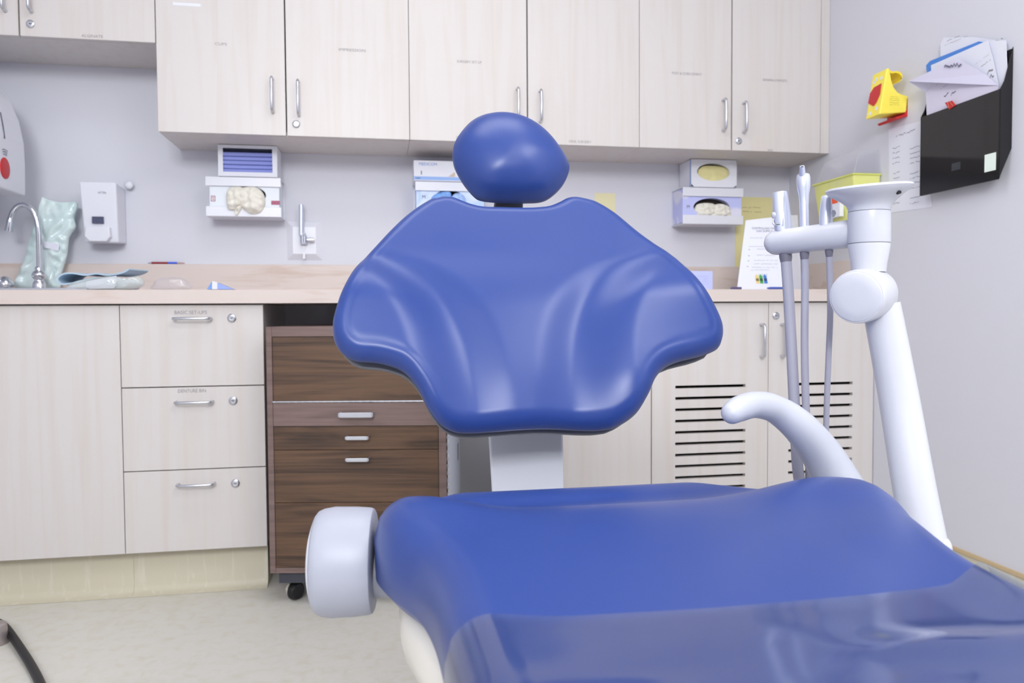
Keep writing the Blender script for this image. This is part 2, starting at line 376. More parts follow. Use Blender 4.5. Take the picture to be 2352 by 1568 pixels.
# ---- sink and tap
t = thing('sink', 'stainless steel sink set into the worktop, rim just showing', 'sink', (-1.08, .23, .915))
bm = B()
for a in ((sx0-.03, sx1+.03, sy0-.03, sy0+.006), (sx0-.03, sx1+.03, sy1-.006, sy1+.075), (sx0-.03, sx0+.006, sy0+.006, sy1-.006), (sx1-.006, sx1+.03, sy0+.006, sy1-.006)):
    box(bm, a[0], a[1], a[2], a[3], .9152, .9225)
obj('rim', bm, m_steel, t, bevel=.002)
bm = B()
for a in ((sx0+.002, sx0+.005, sy0+.002, sy1-.002, .76, .9152), (sx1-.005, sx1-.002, sy0+.002, sy1-.002, .76, .9152), (sx0+.005, sx1-.005, sy0+.002, sy0+.005, .76, .9152), (sx0+.005, sx1-.005, sy1-.005, sy1-.002, .76, .9152), (sx0+.005, sx1-.005, sy0+.005, sy1-.005, .757, .76)): box(bm, *a)
obj('basin', bm, m_steel, t)
fy = .435; fb = onY(90, 660, fy)
t = thing('faucet', 'chrome gooseneck tap arching over the sink', 'tap', (fb.x, fy, .9225))
bm = B(); lathe(bm, (fb.x, fy, .9225), Z1, [(0, .026), (.006, .026), (.012, .020), (.022, .021), (.034, .017), (.040, .013), (.046, .019), (.056, .022), (.066, .018), (.072, .010), (.078, .012), (.084, .0095)], 28)
obj('base', bm, m_chrome, t, smooth=True)
pts = [onY(*q, fy) for q in ((91, 640), (90, 590), (89, 540), (85, 507), (74, 483), (57, 471), (41, 474), (29, 488), (23, 507))]
bm = B(); tube(bm, spline(pts, 8), .0088, 16); obj('spout', bm, m_chrome, t, smooth='auto')
a = onY(24, 500, fy); b_ = onY(20, 529, fy); bm = B(); lathe(bm, a, b_-a, [(0, .009), (.012, .0105), (.034, .0105), (.035, .0125), (.046, .0125), (.047, .008)], 20); obj('aerator', bm, m_chrome, t, smooth='auto')
hb = onY(12, 662, fy-.01)
t2 = obj('handle_valve', B(), m_chrome, t) if False else None
bm = B(); lathe(bm, (hb.x, fy-.01, .9225), Z1, [(0, .021), (.008, .021), (.011, .016), (.02, .025), (.026, .025), (.042, .018), (.05, .009), (.052, .002)], 24)
tube(bm, [Vector((hb.x, fy-.01, .958)), Vector((hb.x-.03, fy-.05, .97)), Vector((hb.x-.06, fy-.085, .968))], [.008, .007, .006], 12, 'round')
obj('handle', bm, m_chrome, t, smooth=True)
# ---------------------------------------------------------------- items on the wall over the worktop
def rect_px(pxs, y): return [onY(a, b, y) for a, b in pxs]
# paper towel dispenser on the left wall
fx = -1.13
ya, yb = .10, onX(58, 400, fx).y
z_of = lambda px, py: onX(px, py, fx).z
zb = onX(58, 450, fx).z; zt = 1.60
t = thing('towel_dispenser', 'white paper towel dispenser with a red oval button, on the left wall', 'dispenser', (XL, (ya+yb)/2, zb))
pr = [(XL+.0005, zb+.02), (fx-.03, zb-.003), (fx, zb), (fx+.002, zb+.10), (fx, zb+.17), (fx-.012, zb+.24), (fx-.035, zb+.30), (fx-.06, zt-.03), (fx-.10, zt), (XL+.0005, zt)]
bm = B(); prism(bm, [Vector((a, ya, b)) for a, b in pr], (0, yb-ya, 0)); obj('housing', bm, m_white, t, bevel=.006, seg=3)
oc = onX(11, 386, fx+.0015)
bm = B(); lathe(bm, oc+Vector((-.001, 0, 0)), X1, [(0, .031), (.0025, .031), (.004, .026)], 30, hint=Z1, sx=1.05); obj('button', bm, m_red, t, smooth='auto', label='red oval push button')
bm = B()
for i in range(3):
    c0 = oc+Vector((.0012, 0, .043+.007*i)); n = 10; w = .012+.003*i
    pts = [c0+Vector((.001, w*math.sin(q), .006*(math.cos(q)-1))) for q in np.linspace(-1.1, 1.1, n)]
    tube(bm, pts, .0009, 5)
q0 = onX(0, 258, fx-.012); q1 = onX(10, 318, fx+.001)
tube(bm, [q0, (q0+q1)/2+X1*.001, q1], .003, 6)
obj('print_marks', bm, m_ink2, t)
# soap dispenser
sy = .462
t = thing('soap_dispenser', 'white push-bar soap dispenser on the wall beside the tap', 'dispenser', (-.94, YB, 1.09))
bm = B()
hexa(bm, [(-.988, sy+.012, 1.092), (-.880, sy+.012, 1.092), (-.880, YB-.0005, 1.096), (-.990, YB-.0005, 1.096),
          (-.998, sy, 1.298), (-.880, sy, 1.299), (-.881, YB-.0005, 1.292), (-.99, YB-.0005, 1.292)]); obj('housing', bm, m_white, t, bevel=.006, seg=3)
bm = B(); prism(bm, [Vector((a, sy-.012, b)) for a, b in ((-.976, 1.146), (-.901, 1.146), (-.899, 1.112), (-.912, 1.094), (-.966, 1.094), (-.982, 1.112))], (0, .03, 0)); obj('push_bar', bm, m_white, t, bevel=.004, seg=3)
w = rect_px(((211, 497), (237, 497), (238, 513), (212, 513)), sy)
bm = B(); box(bm, w[0].x, w[1].x, sy-.0005, sy+.01, w[2].z, w[0].z); obj('level_window', bm, mat('window_grey', (74, 78, 104), .2), t, label='dark grey level window')
a = onY(225, 441, sy-.0006); text('lettering', 'Soap', a+Vector((.0, 0, 0)), X1+Z1*.1, Z1, .010, m_ink, t) if False else None
bm = B(); scribble(bm, a, X1, Z1, 12, .028, .004, seed=9); obj('emblem', bm, m_grey, t)
k = onY(295, 424, YB-.03); bm = B(); lathe(bm, (k.x, YB, k.z), -Y1, [(0, .010), (.016, .009), (.018, .0135), (.026, .0145), (.031, .011), (.033, .002)], 22)
tag(obj('wall_bumper', bm, m_white, smooth=True, org=(k.x, YB, k.z)), 'small round white knob on the wall, at the top right of the soap dispenser', 'knob')
# mask box and the three glove-box holders
def crumple(outl_px, y, tf, m, name, parent=None, wr=.006, wsc=60, tb=.004, per=80):
    pts = [onY(a, b, y) for a, b in outl_px]; c = sum(pts, Vector())/len(pts)
    bm = B(); pillow(bm, [(p.x-c.x, p.z-c.z) for p in pts], c, X1, Z1, -Y1, tf, tb, 12, per, 3, wr, wsc)
    return obj(name, bm, m, parent, smooth=True, org=None if parent else tuple(c))
def holder(label, x0, x1, z0, z1, yf, fl0, fl1):
    t = thing('glove_box_holder', label, 'holder', ((x0+x1)/2, YB, z0), 'glove box holders')
    bm = B(); box(bm, x0, x1, YB-.004, YB-.0005, z0, z1)
    box(bm, x0, x1, yf, YB-.004, z1-.003, z1); box(bm, x0, x1, yf, YB-.004, z0, z0+.003)
    obj('back_and_shelves', bm, m_white, t)
    bm = B(); box(bm, x0, x1, yf-.003, yf, z1-fl0, z1); obj('top_lip', bm, m_white, t, bevel=.001)
    bm = B(); box(bm, x0, x1, yf-.003, yf, z0, z0+fl1); obj('bottom_lip', bm, m_white, t, bevel=.001)
    return t
def glove_box(label, x0, x1, z0, z1, yf, m, hole, letter, lpos, m2=None):
    """carton on its side with an oval opening in its front"""
    t = thing('glove_box', label, 'box', ((x0+x1)/2, YB-.05, z0), 'glove boxes')
    hx, hz, ra, rb = hole; n = 40
    bm = B()
    oval = [bm.verts.new((hx+ra*math.cos(2*math.pi*k/n), yf, hz+rb*math.sin(2*math.pi*k/n))) for k in range(n)]
    rim = []
    for k in range(n):
        a = 2*math.pi*k/n; c, s = math.cos(a), math.sin(a)
        tx = ((x1-hx) if c > 0 else (hx-x0))/max(abs(c), 1e-6); tz = ((z1-hz) if s > 0 else (hz-z0))/max(abs(s), 1e-6); q = min(tx, tz)
        rim.append(bm.verts.new((hx+c*q, yf, hz+s*q)))
    for k in range(n): bm.faces.new((oval[k], oval[(k+1) % n], rim[(k+1) % n], rim[k]))
    inner = [bm.verts.new(v.co+Vector((0, .03, 0))) for v in oval]
    for k in range(n): bm.faces.new((oval[k], inner[k], inner[(k+1) % n], oval[(k+1) % n]))
    yb = YB-.006
    box(bm, x0, x1, yf+.0305, yb, z0, z1)
    for (a, b, c, d) in ((x0, x1, z1-.0005, z1), (x0, x1, z0, z0+.0005), (x0, x0+.0005, z0, z1), (x1-.0005, x1, z0, z1)): box(bm, a, b, yf+.0002, yf+.0306, c, d)
    obj('carton', bm, m, t)
    bm = B(); box(bm, hx-ra, hx+ra, yf+.029, yf+.0303, hz-rb, hz+rb); obj('opening', bm, m_dark, t)  # dark plate paints in the shade within the carton
    if letter: text('size_letter', letter, (lpos[0], yf-.0006, lpos[1]), X1, Z1, .013, m_ink2, t)
    return t
hy = .45
holder('white glove box holder below the blue masks, cream gloves bulging out', -.586, -.333, 1.186, 1.3235, hy, .032, .034)
m_gbox = mat('glove_carton_white', (224, 230, 238), .45)
g = glove_box('white size S glove carton with cream gloves, under the mask box', -.574, -.340, 1.1895, 1.319, hy+.004, m_gbox, (-.447, 1.262, .062, .032), None, None)
q = onY(489, 462, hy+.003); bm = B()
for a in ((-.006, .008, 0, .0015), (-.006, .008, .0175, .019), (-.006, -.0045, .0015, .0175), (.0065, .008, .0015, .0175)): box(bm, q.x+a[0], q.x+a[1], hy+.0025, hy+.004, q.z+a[2], q.z+a[3])
obj('size_frame', bm, mat('dark_red_print', (150, 50, 70), .6), g); text('size_letter', 'S', (q.x-.003, hy+.0032, q.z+.004), X1, Z1, .012, m_red, g)
q = onY(623, 470, hy+.003); q2 = onY(643, 461, hy+.003); bm = B(); box(bm, q.x, q2.x, hy+.003, hy+.004, q.z, q2.z); obj('maker_label', bm, mat('maroon_print', (168, 96, 120), .6), g)
def glove(label, outl, y, tf, m, seed):
    pts = [onY(a, b, y) for a, b in outl]; c = sum(pts, Vector())/len(pts)
    bm = B(); pillow(bm, [(p.x-c.x, p.z-c.z) for p in pts], c, X1, Z1, -Y1, tf, .02, 14, 110, 3, .010, 55+seed)
    tag(obj('glove', bm, m, smooth=True, org=tuple(c)), label, 'glove', 'gloves sticking out of the cartons')
glove('crumpled cream glove bulging from the size S carton, larger right-hand one', ((548, 432), (585, 429), (606, 446), (608, 474), (594, 491), (572, 490), (552, 472), (540, 450)), hy-.002, .026, m_glove, 1)
glove('crumpled cream glove at the left of the size S carton opening', ((519, 450), (528, 431), (556, 430), (566, 448), (556, 468), (542, 482), (524, 480)), hy-.002, .024, m_glove, 8)
glove('small cream glove finger drooping over the bottom lip of the left holder', ((545, 468), (556, 472), (551, 486), (544, 495), (538, 490), (540, 480)), hy-.005, .008, m_glove, 15)
# box of blue masks
my = .44
t = thing('mask_box', 'open white box of blue masks on top of the left glove holder', 'box', (-.44, YB-.06, 1.3245))
x0, x1, z0, z1 = -.541, -.343, 1.3245, 1.4325
bm = B(); c_ = .0015
for a in ((x0, x0+c_, my, YB-.002, z0, z1), (x1-c_, x1, my, YB-.002, z0, z1), (x0+c_, x1-c_, my, YB-.002, z0, z0+c_), (x0+c_, x1-c_, my, YB-.002, z1-c_, z1), (x0+c_, x1-c_, YB-.004, YB-.002, z0+c_, z1-c_)): box(bm, *a)
obj('carton', bm, m_card, t)
bm = B(); w0 = .0165
box(bm, x0, x0+w0, my-.001, my, z0, z1); box(bm, x1-w0, x1, my-.001, my, z0, z1); box(bm, x0+w0, x1-w0, my-.001, my, z0, z0+.015); box(bm, x0+w0, x1-w0, my-.001, my, z1-.011, z1)
obj('front_frame', bm, m_card, t)
m_mask = mat('blue_mask', (150, 160, 226), .8, noise=((132, 144, 214), (3, 3, 300), .4, .6, 2))
for k in range(5):
    o = B(); zz = z0+.013+k*.0145
    box(o, x0+w0-.008, x1-w0+.008, my+.0025+.002*(k % 2), YB-.01, zz, zz+.0135)
    tag(obj('face_mask', o, m_mask, bevel=.004, org=(-.44, .5, zz)), 'blue pleated face mask in the open white box, %s' % ('lowest of the pile', 'second from the bottom of the pile', 'middle of the pile', 'second from the top of the pile', 'topmost of the pile')[k], 'mask', 'masks in the open box')
# middle holder behind the chair back
holder('white glove box holder with blue gloves, half hidden by the chair back', .139, .395, 1.19, 1.3235, hy, .033, .034)
m_gb2 = mat('glove_carton_blue', (206, 220, 246), .45, noise=((176, 200, 244), (14, 14, 14), .45, .6, 1))
g = glove_box('white and pale blue size M glove carton behind the chair back', .143, .392, 1.1945, 1.319, hy+.004, m_gb2, (.262, 1.262, .055, .034), 'M', (.163, 1.262))
m_nit = mat('blue_nitrile', (126, 172, 236), .5)
glove('crumpled blue glove at the left of the middle carton opening', ((990, 455), (998, 447), (1014, 441), (1034, 441), (1036, 456), (1030, 470), (1000, 472)), hy+.006, .022, m_nit, 3)
glove('pale blue folded glove at the right of the middle carton opening', ((1036, 452), (1046, 444), (1060, 446), (1069, 456), (1067, 470), (1040, 472)), hy+.004, .026, mat('pale_blue_nitrile', (168, 198, 246), .5), 11)
t = thing('mask_carton', 'white carton with blue lettering and a light blue stripe, on the middle holder', 'box', (.24, YB-.06, 1.3245))
a = onY(950, 360, .44); x0 = a.x; x1 = x0+.20; z0, z1 = 1.3245, 1.398
bm = B(); box(bm, x0, x1, .44, YB-.002, z0, z1); obj('carton', bm, m_card, t, bevel=.001)
bm = B(); box(bm, x0, x1, .4393, .44, z0+.003, z0+.0155); obj('stripe', bm, mat('light_blue_print', (150, 182, 236), .6), t, label='light blue stripe')
text('lettering', 'MEDICOM', (x0+.018, .4393, z1-.018), X1, Z1, .0105, mat('blue_print', (110, 140, 205), .6), t)
bm = B(); prism(bm, [Vector((x0+.125, .4394, z0+.017)), Vector((x0+.15, .4394, z0+.017)), Vector((x0+.15, .4394, z0+.035))], (0, .0005, 0)); obj('picture_corner', bm, mat('beige_print', (204, 188, 172), .6), t)
bm = B(); box(bm, x0+.007, x0+.024, .4388, .4393, z0+.008, z0+.0105); box(bm, x0+.026, x0+.029, .4393, .44, z0+.022, z0+.036); obj('print_marks', bm, m_ink2, t)
# right holder
holder('white glove box holder in the corner with a lilac carton', 1.169, 1.4205, 1.184, 1.3255, hy, .034, .035)
m_gb3 = mat('glove_carton_lilac', (190, 196, 242), .45, noise=((222, 222, 240), (9, 9, 14), .52, .58, 1))
g = glove_box('lilac size M glove carton with white gloves in its dark opening', 1.171, 1.416, 1.1895, 1.321, hy+.004, m_gb3, (1.292, 1.250, .076, .036), 'M', (1.187, 1.245))
glove('white glove lying in the dark opening of the lilac carton, left one', ((1594, 480), (1602, 469), (1622, 466), (1640, 469), (1646, 482), (1636, 499), (1600, 498)), hy+.012, .016, m_glove, 21)
glove('white glove lying in the dark opening of the lilac carton, right one', ((1632, 474), (1650, 468), (1670, 472), (1679, 483), (1674, 499), (1636, 499)), hy+.012, .018, m_glove, 25)
yy = .44; a = onY(1588, 370, yy); b_ = onY(1692, 430, yy)
m_yb = m_card
g = glove_box('white tissue-style box with a yellow lining, on top of the corner glove holder', a.x, b_.x, 1.3265, 1.4325, yy, m_yb, ((a.x+b_.x)/2-.002, 1.385, .068, .034), None, None)
g.name = 'mask_box'; g['group'] = 'boxes on the holders'; g['label'] = 'white box with an oval opening full of yellow masks, on the corner glove holder'
pts = [onY(p_, q_, yy) for p_, q_ in ((1607, 388), (1622, 379), (1660, 381), (1676, 392), (1672, 412), (1650, 423), (1616, 419), (1606, 404))]; c = sum(pts, Vector())/8
bm = B(); pillow(bm, [(p.x-c.x, p.z-c.z) for p in pts], c+Vector((0, .014, 0)), X1, Z1, -Y1, .010, .012, 10, 60, 3, .004, 40)
tag(obj('face_mask', bm, mat('yellow_mask', (226, 218, 160), .7), smooth=True, org=tuple(c)), 'yellow masks showing through the oval opening of the upper corner box', 'mask')
bm = B(); box(bm, a.x-.0006, a.x, yy+.002, yy+.014, 1.327, 1.432); obj('side_stripe', bm, mat('blue_edge_print', (160, 180, 226), .6), g)
# gas outlet
t = thing('gas_outlet', 'square white wall plate with a small metal valve and upright tube', 'valve', (-.264, YB, 1.04))
x0, x1, z0, z1 = -.327, -.2015, 1.0425, 1.1845
bm = B(); i_ = .022
hexa(bm, [(x0, YB-.0005, z0), (x1, YB-.0005, z0), (x1, YB-.0005, z1), (x0, YB-.0005, z1), (x0+i_, YB-.018, z0+i_), (x1-i_, YB-.018, z0+i_), (x1-i_, YB-.018, z1-i_), (x0+i_, YB-.018, z1-i_)])
obj('plate', bm, m_white, t)
v = onY(697, 548, YB-.035)
bm = B(); lathe(bm, (v.x, YB-.035, v.z-.02), Z1, [(0, .010), (.002, .0135), (.03, .0135), (.033, .009), (.04, .009)], 20)
tube(bm, [(v.x, YB-.035, v.z), (v.x, YB-.016, v.z)], .006, 10); lathe(bm, (v.x+.01, YB-.035, v.z-.004), X1, [(0, .005), (.008, .005), (.009, .0085), (.026, .0085), (.028, .006)], 16)
obj('valve_body', bm, m_chrome, t, smooth='auto')
a = onY(692, 540, YB-.035); b_ = onY(692, 470, YB-.035); bm = B(); tube(bm, [a, b_], .0088, 16); obj('tube', bm, m_silver, t, smooth='auto')
bm = B(); box(bm, v.x-.004, v.x+.004, YB-.022, YB-.0185, z0+.004, v.z-.02); obj('down_pipe', bm, m_white, t)
# sticky note and the yellow sheet
a, b_ = onY(1366, 443, YB), onY(1413, 487, YB)
bm = B(); hexa(bm, [(a.x, YB-.0012, b_.z), (b_.x, YB-.0012, b_.z), (b_.x, YB-.0004, b_.z), (a.x, YB-.0004, b_.z), (a.x, YB-.0008, a.z), (b_.x, YB-.0008, a.z), (b_.x, YB-.0004, a.z), (a.x, YB-.0004, a.z)])
tag(obj('sticky_note', bm, m_note, org=(a.x, YB, b_.z)), 'pale yellow sticky note on the wall above the chair shoulder', 'note')
a, b_ = onY(1689, 452, YB), onY(1790, 612, YB)
t = thing('yellow_sheet', 'yellow paper sheet on the wall behind the printed sign', 'paper', (a.x, YB, 1.025))
bm = B(); box(bm, a.x, b_.x, YB-.001, YB-.0003, 1.0255, a.z); obj('sheet', bm, m_yel, t)
bm = B(); scribble(bm, onY(1705, 476, YB-.0012), X1, Z1, 16, .08, .0022, seed=3); scribble(bm, onY(1705, 486, YB-.0012), X1, Z1, 16, .085, .0022, seed=5); obj('handwritten_lettering', bm, mat('olive_ink', (150, 142, 96), .8), t)
# ---------------------------------------------------------------- things on the worktop
ZT = .9154
def item_y(py_y): return py_y
# green pouch leaning on the wall
y = .500
outl = ((97, 450), (112, 458), (140, 464), (178, 466), (171, 500), (174, 522), (160, 545), (155, 580), (147, 612), (138, 640), (136, 662), (90, 664), (36, 660), (38, 640), (55, 598), (66, 560), (80, 510))
pts = [onY(a, b, y) for a, b in outl]; c = sum(pts, Vector())/len(pts)
t = thing('sterile_pouch', 'crinkled pale green plastic pouch standing behind the tap', 'pouch', (c.x, y, ZT))
bm = B(); pillow(bm, [(p.x-c.x, max(p.z, ZT+.001)-c.z) for p in pts], c, X1, Z1, -Y1, .018, .012, 16, 170, 5, .012, 42)
obj('bag', bm, mat('green_film', (214, 229, 229), .18, noise=((196, 219, 218), (14, 14, 9), .4, .7, 4)), t, smooth=True)
q = rect_px(((98, 553), (137, 560), (134, 577), (101, 568)), y-.022); bm = B(); prism(bm, q, (0, .0006, 0)); obj('label_strip', bm, m_paper, t)
# folded cloth pack in clear film
y = .10
def onT(px, py, y): return onY(px, py, y)
t = thing('wrapped_pack', 'blue-grey folded cloth pack in clear wrap on the worktop by the sink', 'pack', (-.75, y+.08, ZT))
path = [(313, 621), (300, 628), (284, 632), (262, 634), (240, 631), (215, 634), (188, 630), (166, 632), (154, 643), (163, 654), (186, 652), (214, 645), (240, 640)]
pl = spline([onY(a, b, .14) for a, b in path], 5); rows = []; bm = B()
for i, p in enumerate(pl):
    tq = (pl[min(i+1, len(pl)-1)]-pl[max(i-1, 0)]).normalized(); nq = Vector((-tq.z, 0, tq.x))*.0022
    rows.append([bm.verts.new(v) for v in (p+nq+Vector((0, -.07, 0)), p-nq+Vector((0, -.07, 0)), p-nq+Vector((.01, .09, .004)), p+nq+Vector((.01, .09, .004)))])
skin(bm, rows); obj('cloth', bm, mat('blue_grey_cloth', (176, 198, 216), .8), t, smooth='auto')
bm = B(); prism(bm, [Vector((p.x, .075, max(p.z, ZT+.0006))) for p in (onY(a, b, .14) for a, b in ((172, 662), (186, 655), (240, 642), (300, 640), (312, 650), (300, 664), (172, 665)))], (0, .14, 0)); obj('inner_pad', bm, m_card, t, bevel=.003)
m_wrap = clear('clear_wrap', (246, 250, 249), .30, (226, 232, 232), .12)
pts = [onY(a, b, .05) for a, b in ((158, 652), (180, 644), (230, 636), (266, 634), (296, 642), (318, 634), (331, 645), (328, 657), (300, 664), (240, 666), (180, 666), (160, 663))]; c = sum(pts, Vector())/len(pts)
bm = B(); pillow(bm, [(p.x-c.x, max(p.z, ZT+.001)-c.z) for p in pts], c, X1, Z1, -Y1, .03, .005, 12, 90, 3, .006, 40); obj('wrap', bm, m_wrap, t, smooth=True, label='clear plastic wrap')
bm = B(); q = rect_px(((198, 646), (267, 633), (268, 648), (262, 662), (196, 664)), .045); prism(bm, q, (0, .0008, 0)); obj('paper_slip', bm, m_paper, t)
# clear plastic sleeve
pts = [onY(a, b, .10) for a, b in ((352, 655), (360, 642), (385, 636), (420, 638), (436, 652), (438, 663), (352, 664))]; c = sum(pts, Vector())/len(pts)
bm = B(); pillow(bm, [(p.x-c.x, max(p.z, ZT+.0008)-c.z) for p in pts], c, X1, Z1, -Y1, .03, .03, 10, 70, 3, .007, 45)
tag(obj('plastic_sleeve', bm, clear('clear_sleeve', (251, 251, 253), .10, (232, 232, 240), .15), smooth=True, org=tuple(c)), 'crumpled clear plastic sleeve on the worktop beside the cloth pack', 'plastic')
# little blue and white packet
t = thing('packet', 'small blue and white folded packet on the worktop, right of the clear sleeve', 'packet', (-.49, .11, ZT))
def tent(pxs, y0, y1, m, name):
    b2 = B(); q = [onY(a, b, .09) for a, b in pxs]; prism(b2, [Vector((p.x, y0, max(p.z, ZT+.0005))) for p in q], (0, y1-y0, 0)); return obj(name, b2, m, t)
tent(((475, 664), (486, 647), (487, 664)), .09, .13, mat('blue_card', (122, 158, 222), .5), 'left_fold'); tent(((487, 664), (487, 645), (499, 648), (499, 664)), .09, .13, m_card, 'spine'); tent(((499, 664), (499, 649), (536, 664)), .09, .13, mat('lilac_card', (150, 170, 232), .5), 'right_fold')
# pen on the splashback ledge
py = YB-.010; a = onY(340, 606, py); b_ = onY(424, 606, py); zz = 1.0247+.0042
t = thing('pen', 'slim red and blue pen lying on the splashback ledge', 'pen', ((a.x+b_.x)/2, py, 1.0247))
def seg(x0, x1, r, m, n, r1=None):
    b2 = B(); lathe(b2, (x0, py, zz), X1, [(0, r), (x1-x0, r1 or r)], 14); return obj(n, b2, m, t, smooth='auto')
L = b_.x-a.x; seg(a.x, a.x+.1*L, .0015, m_steel, 'tip', .003); seg(a.x+.1*L, a.x+.55*L, .0038, mat('dark_red_plastic', (140, 40, 48), .35), 'barrel'); seg(a.x+.55*L, a.x+.80*L, .0040, mat('pen_blue', (60, 96, 214), .35), 'grip'); seg(a.x+.80*L, b_.x, .003, mat('pen_beige', (190, 160, 150), .4), 'end', .0018)
# lilac box behind the chair shoulder
a, b_ = onY(1560, 622, .14), onY(1637, 664, .14)
t = thing('lilac_box', 'small lilac carton on the worktop behind the chair wing', 'box', (a.x, .2, ZT))
bm = B(); box(bm, a.x, b_.x, .14, .26, ZT, a.z); obj('carton', bm, mat('lilac_carton', (190, 198, 240), .5), t, bevel=.001)
bm = B(); q0, q1 = onY(1577, 633, .1395), onY(1586, 644, .1395); box(bm, q0.x, q1.x, .1393, .14, q1.z, q0.z); obj('label_patch', bm, m_card, t)
bm = B()
for i in range(4): scribble(bm, onY(1592, 634+i*6, .1394), X1, Z1, 10, .055, .0012, seed=30+i)
obj('print_marks', bm, mat('lilac_ink', (160, 168, 220), .8), t)
# printed sign leaning in a stand
t = thing('sign', 'white printed gas sign with three coloured bottles, standing on the worktop', 'sign', (1.42, .12, ZT))
q = [onY(1693, 664, .07), onY(1812, 664, .07), onY(1814, 494, .16), onY(1713, 506, .16)]
q = [Vector((p.x, p.y, max(p.z, ZT+.001))) for p in q]
nrm = (q[1]-q[0]).cross(q[3]-q[0]).normalized(); 
if nrm.y > 0: nrm = -nrm
_r = ray(1814, 494); q[2] = CC+_r*((q[0]-CC).dot(nrm)/_r.dot(nrm))
bm = B(); prism(bm, q, -nrm*.002); obj('front_sheet', bm, m_paper, t)
q2 = [onY(1812, 664, .075), onY(1842, 664, .16), onY(1832, 494, .20), onY(1814, 494, .165)]; q2 = [Vector((p.x, p.y, max(p.z, ZT+.001))) for p in q2]
bm = B(); prism(bm, q2, Vector((-.0015, .001, 0))); obj('back_sheet', bm, m_paper, t)
def onsign(px, py):
    r = ray(px, py); d = (q[0]-CC).dot(nrm)/r.dot(nrm); return CC+r*d+nrm*.0006
sx_ = (q[1]-q[0]).normalized(); sy_ = (q[3]-q[0]); sy_ = (sy_-sx_*sy_.dot(sx_)).normalized()
text('lettering', 'CONTROLLING THE', onsign(1727, 526), sx_, sy_, .0075, m_ink2, t, width=.088); text('lettering', 'GAS SUPPLY', onsign(1737, 532.5), sx_, sy_, .0075, m_ink2, t, width=.062)
bm = B()
for i, (px, py, w) in enumerate(((1722, 546, .05), (1720, 566, .06), (1738, 572, .06), (1735, 586, .075), (1732, 598, .09), (1728, 606, .095), (1727, 614, .095), (1724, 620, .07))): scribble(bm, onsign(px, py), sx_, sy_, 18, w, .0011, seed=50+i)
obj('printed_lettering', bm, m_ink, t)
bm = B()
for i, (px, py) in enumerate(((1719, 573), (1718, 587), (1717, 599), (1715, 612))): scribble(bm, onsign(px, py), sx_, sy_, 3, .006, .002, seed=70+i)
obj('bullets', bm, m_ink2, t)
for px, m1 in ((1741, (226, 202, 128)), (1750, (70, 160, 84)), (1759.5, (64, 120, 200))):
    o = onsign(px, 651); hh = .030; w = .0062; bm = B()
    for z_a, z_b, k in ((0, hh, 1), (hh, hh*1.15, .35)):
        p = [o+sx_*a*w*k+sy_*b for a, b in ((-1, z_a), (1, z_a), (1, z_b), (-1, z_b))]; prism(bm, p, nrm*.0002)
    bo = obj('bottle_picture', bm, mat('bottle_print', m1, .6), t)
    bm = B(); p = [o+nrm*.0003+sx_*a*w*.9+sy_*b for a, b in ((-1, .009), (1, .009), (1, .019), (-1, .019))]; prism(bm, p, nrm*.0001); obj('bottle_label', bm, mat('bottle_band', tuple(int(v*.55) for v in m1), .6), bo)
for px, s in ((1743, '1'), (1752, '2'), (1761, '3')): text('numeral', s, onsign(px, 632), sx_, sy_, .006, m_ink2, t, center=True)
for lab, a, b_, m in (('dark purple pen lying on the worktop by the left foot of the sign', (1678, 661), (1702, 661), mat('purple_plastic', (86, 78, 120), .4)), ('blue pen lying in front of the printed sign', (1762, 660), (1800, 662), mat('blue_plastic', (66, 88, 170), .4))):
    p0 = onY(*a, .03); p1 = onY(*b_, .03); p0.z = p1.z = ZT+.0048; p0.y = .03; p1.y = .028; bm = B(); tube(bm, [p0, p0*.8+p1*.2, p1], [.0022, .0045, .0042], 12)
    tag(obj('pen', bm, m, smooth='auto', org=tuple(p0)), lab, 'pen')
# ---------------------------------------------------------------- items on the right wall
# sharps container
c0 = onY(1960, 397, -.027); xf = c0.x; y0, y1 = -.027, onX(1868, 423, xf).y; zt = c0.z; zb = 1.14
t = thing('sharps_container', 'yellow sharps bin with a clear lid on the right wall, behind the instruments', 'bin', (XR, .09, zb))
bm = B(); hexa(bm, [(xf+.02, y0+.012, zb), (XR-.002, y0+.012, zb), (XR-.002, y1-.012, zb), (xf+.02, y1-.012, zb), (xf, y0, zt), (XR-.002, y0, zt), (XR-.002, y1, zt), (xf, y1, zt)])
obj('tub', bm, mat('yellow_translucent', (220, 222, 136), .3, noise=((210, 212, 150), (8, 8, 8), .4, .7, 2)), t, bevel=.006, seg=2)
bm = B(); box(bm, xf-.004, XR-.002, y0-.004, y1+.004, zt-.006, zt); obj('rim', bm, mat('yellow_rim', (208, 214, 110), .35), t, bevel=.002)
bm = B(); hexa(bm, [(xf+.002, y0+.002, zt), (XR-.003, y0+.002, zt), (XR-.003, y1-.002, zt), (xf+.002, y1-.002, zt), (xf+.03, y0+.012, zt+.085), (XR-.004, y0+.012, zt+.085), (XR-.004, y1-.02, zt+.075), (xf+.03, y1-.02, zt+.075)])
obj('lid', bm, clear('clear_lid', (252, 252, 254), .12, (232, 233, 240), .15), t, bevel=.004)
a = onX(1907, 452, xf-.001); bm = B(); box(bm, xf-.004, xf+.012, a.y-.06, a.y+.01, a.z-.075, a.z+.012); obj('warning_label', bm, m_card, t)
bm = B(); box(bm, xf-.0046, xf-.004, a.y-.05, a.y+.006, a.z-.028, a.z+.01); obj('orange_patch', bm, mat('orange_print', (236, 92, 60), .6), t, label='orange warning patch')
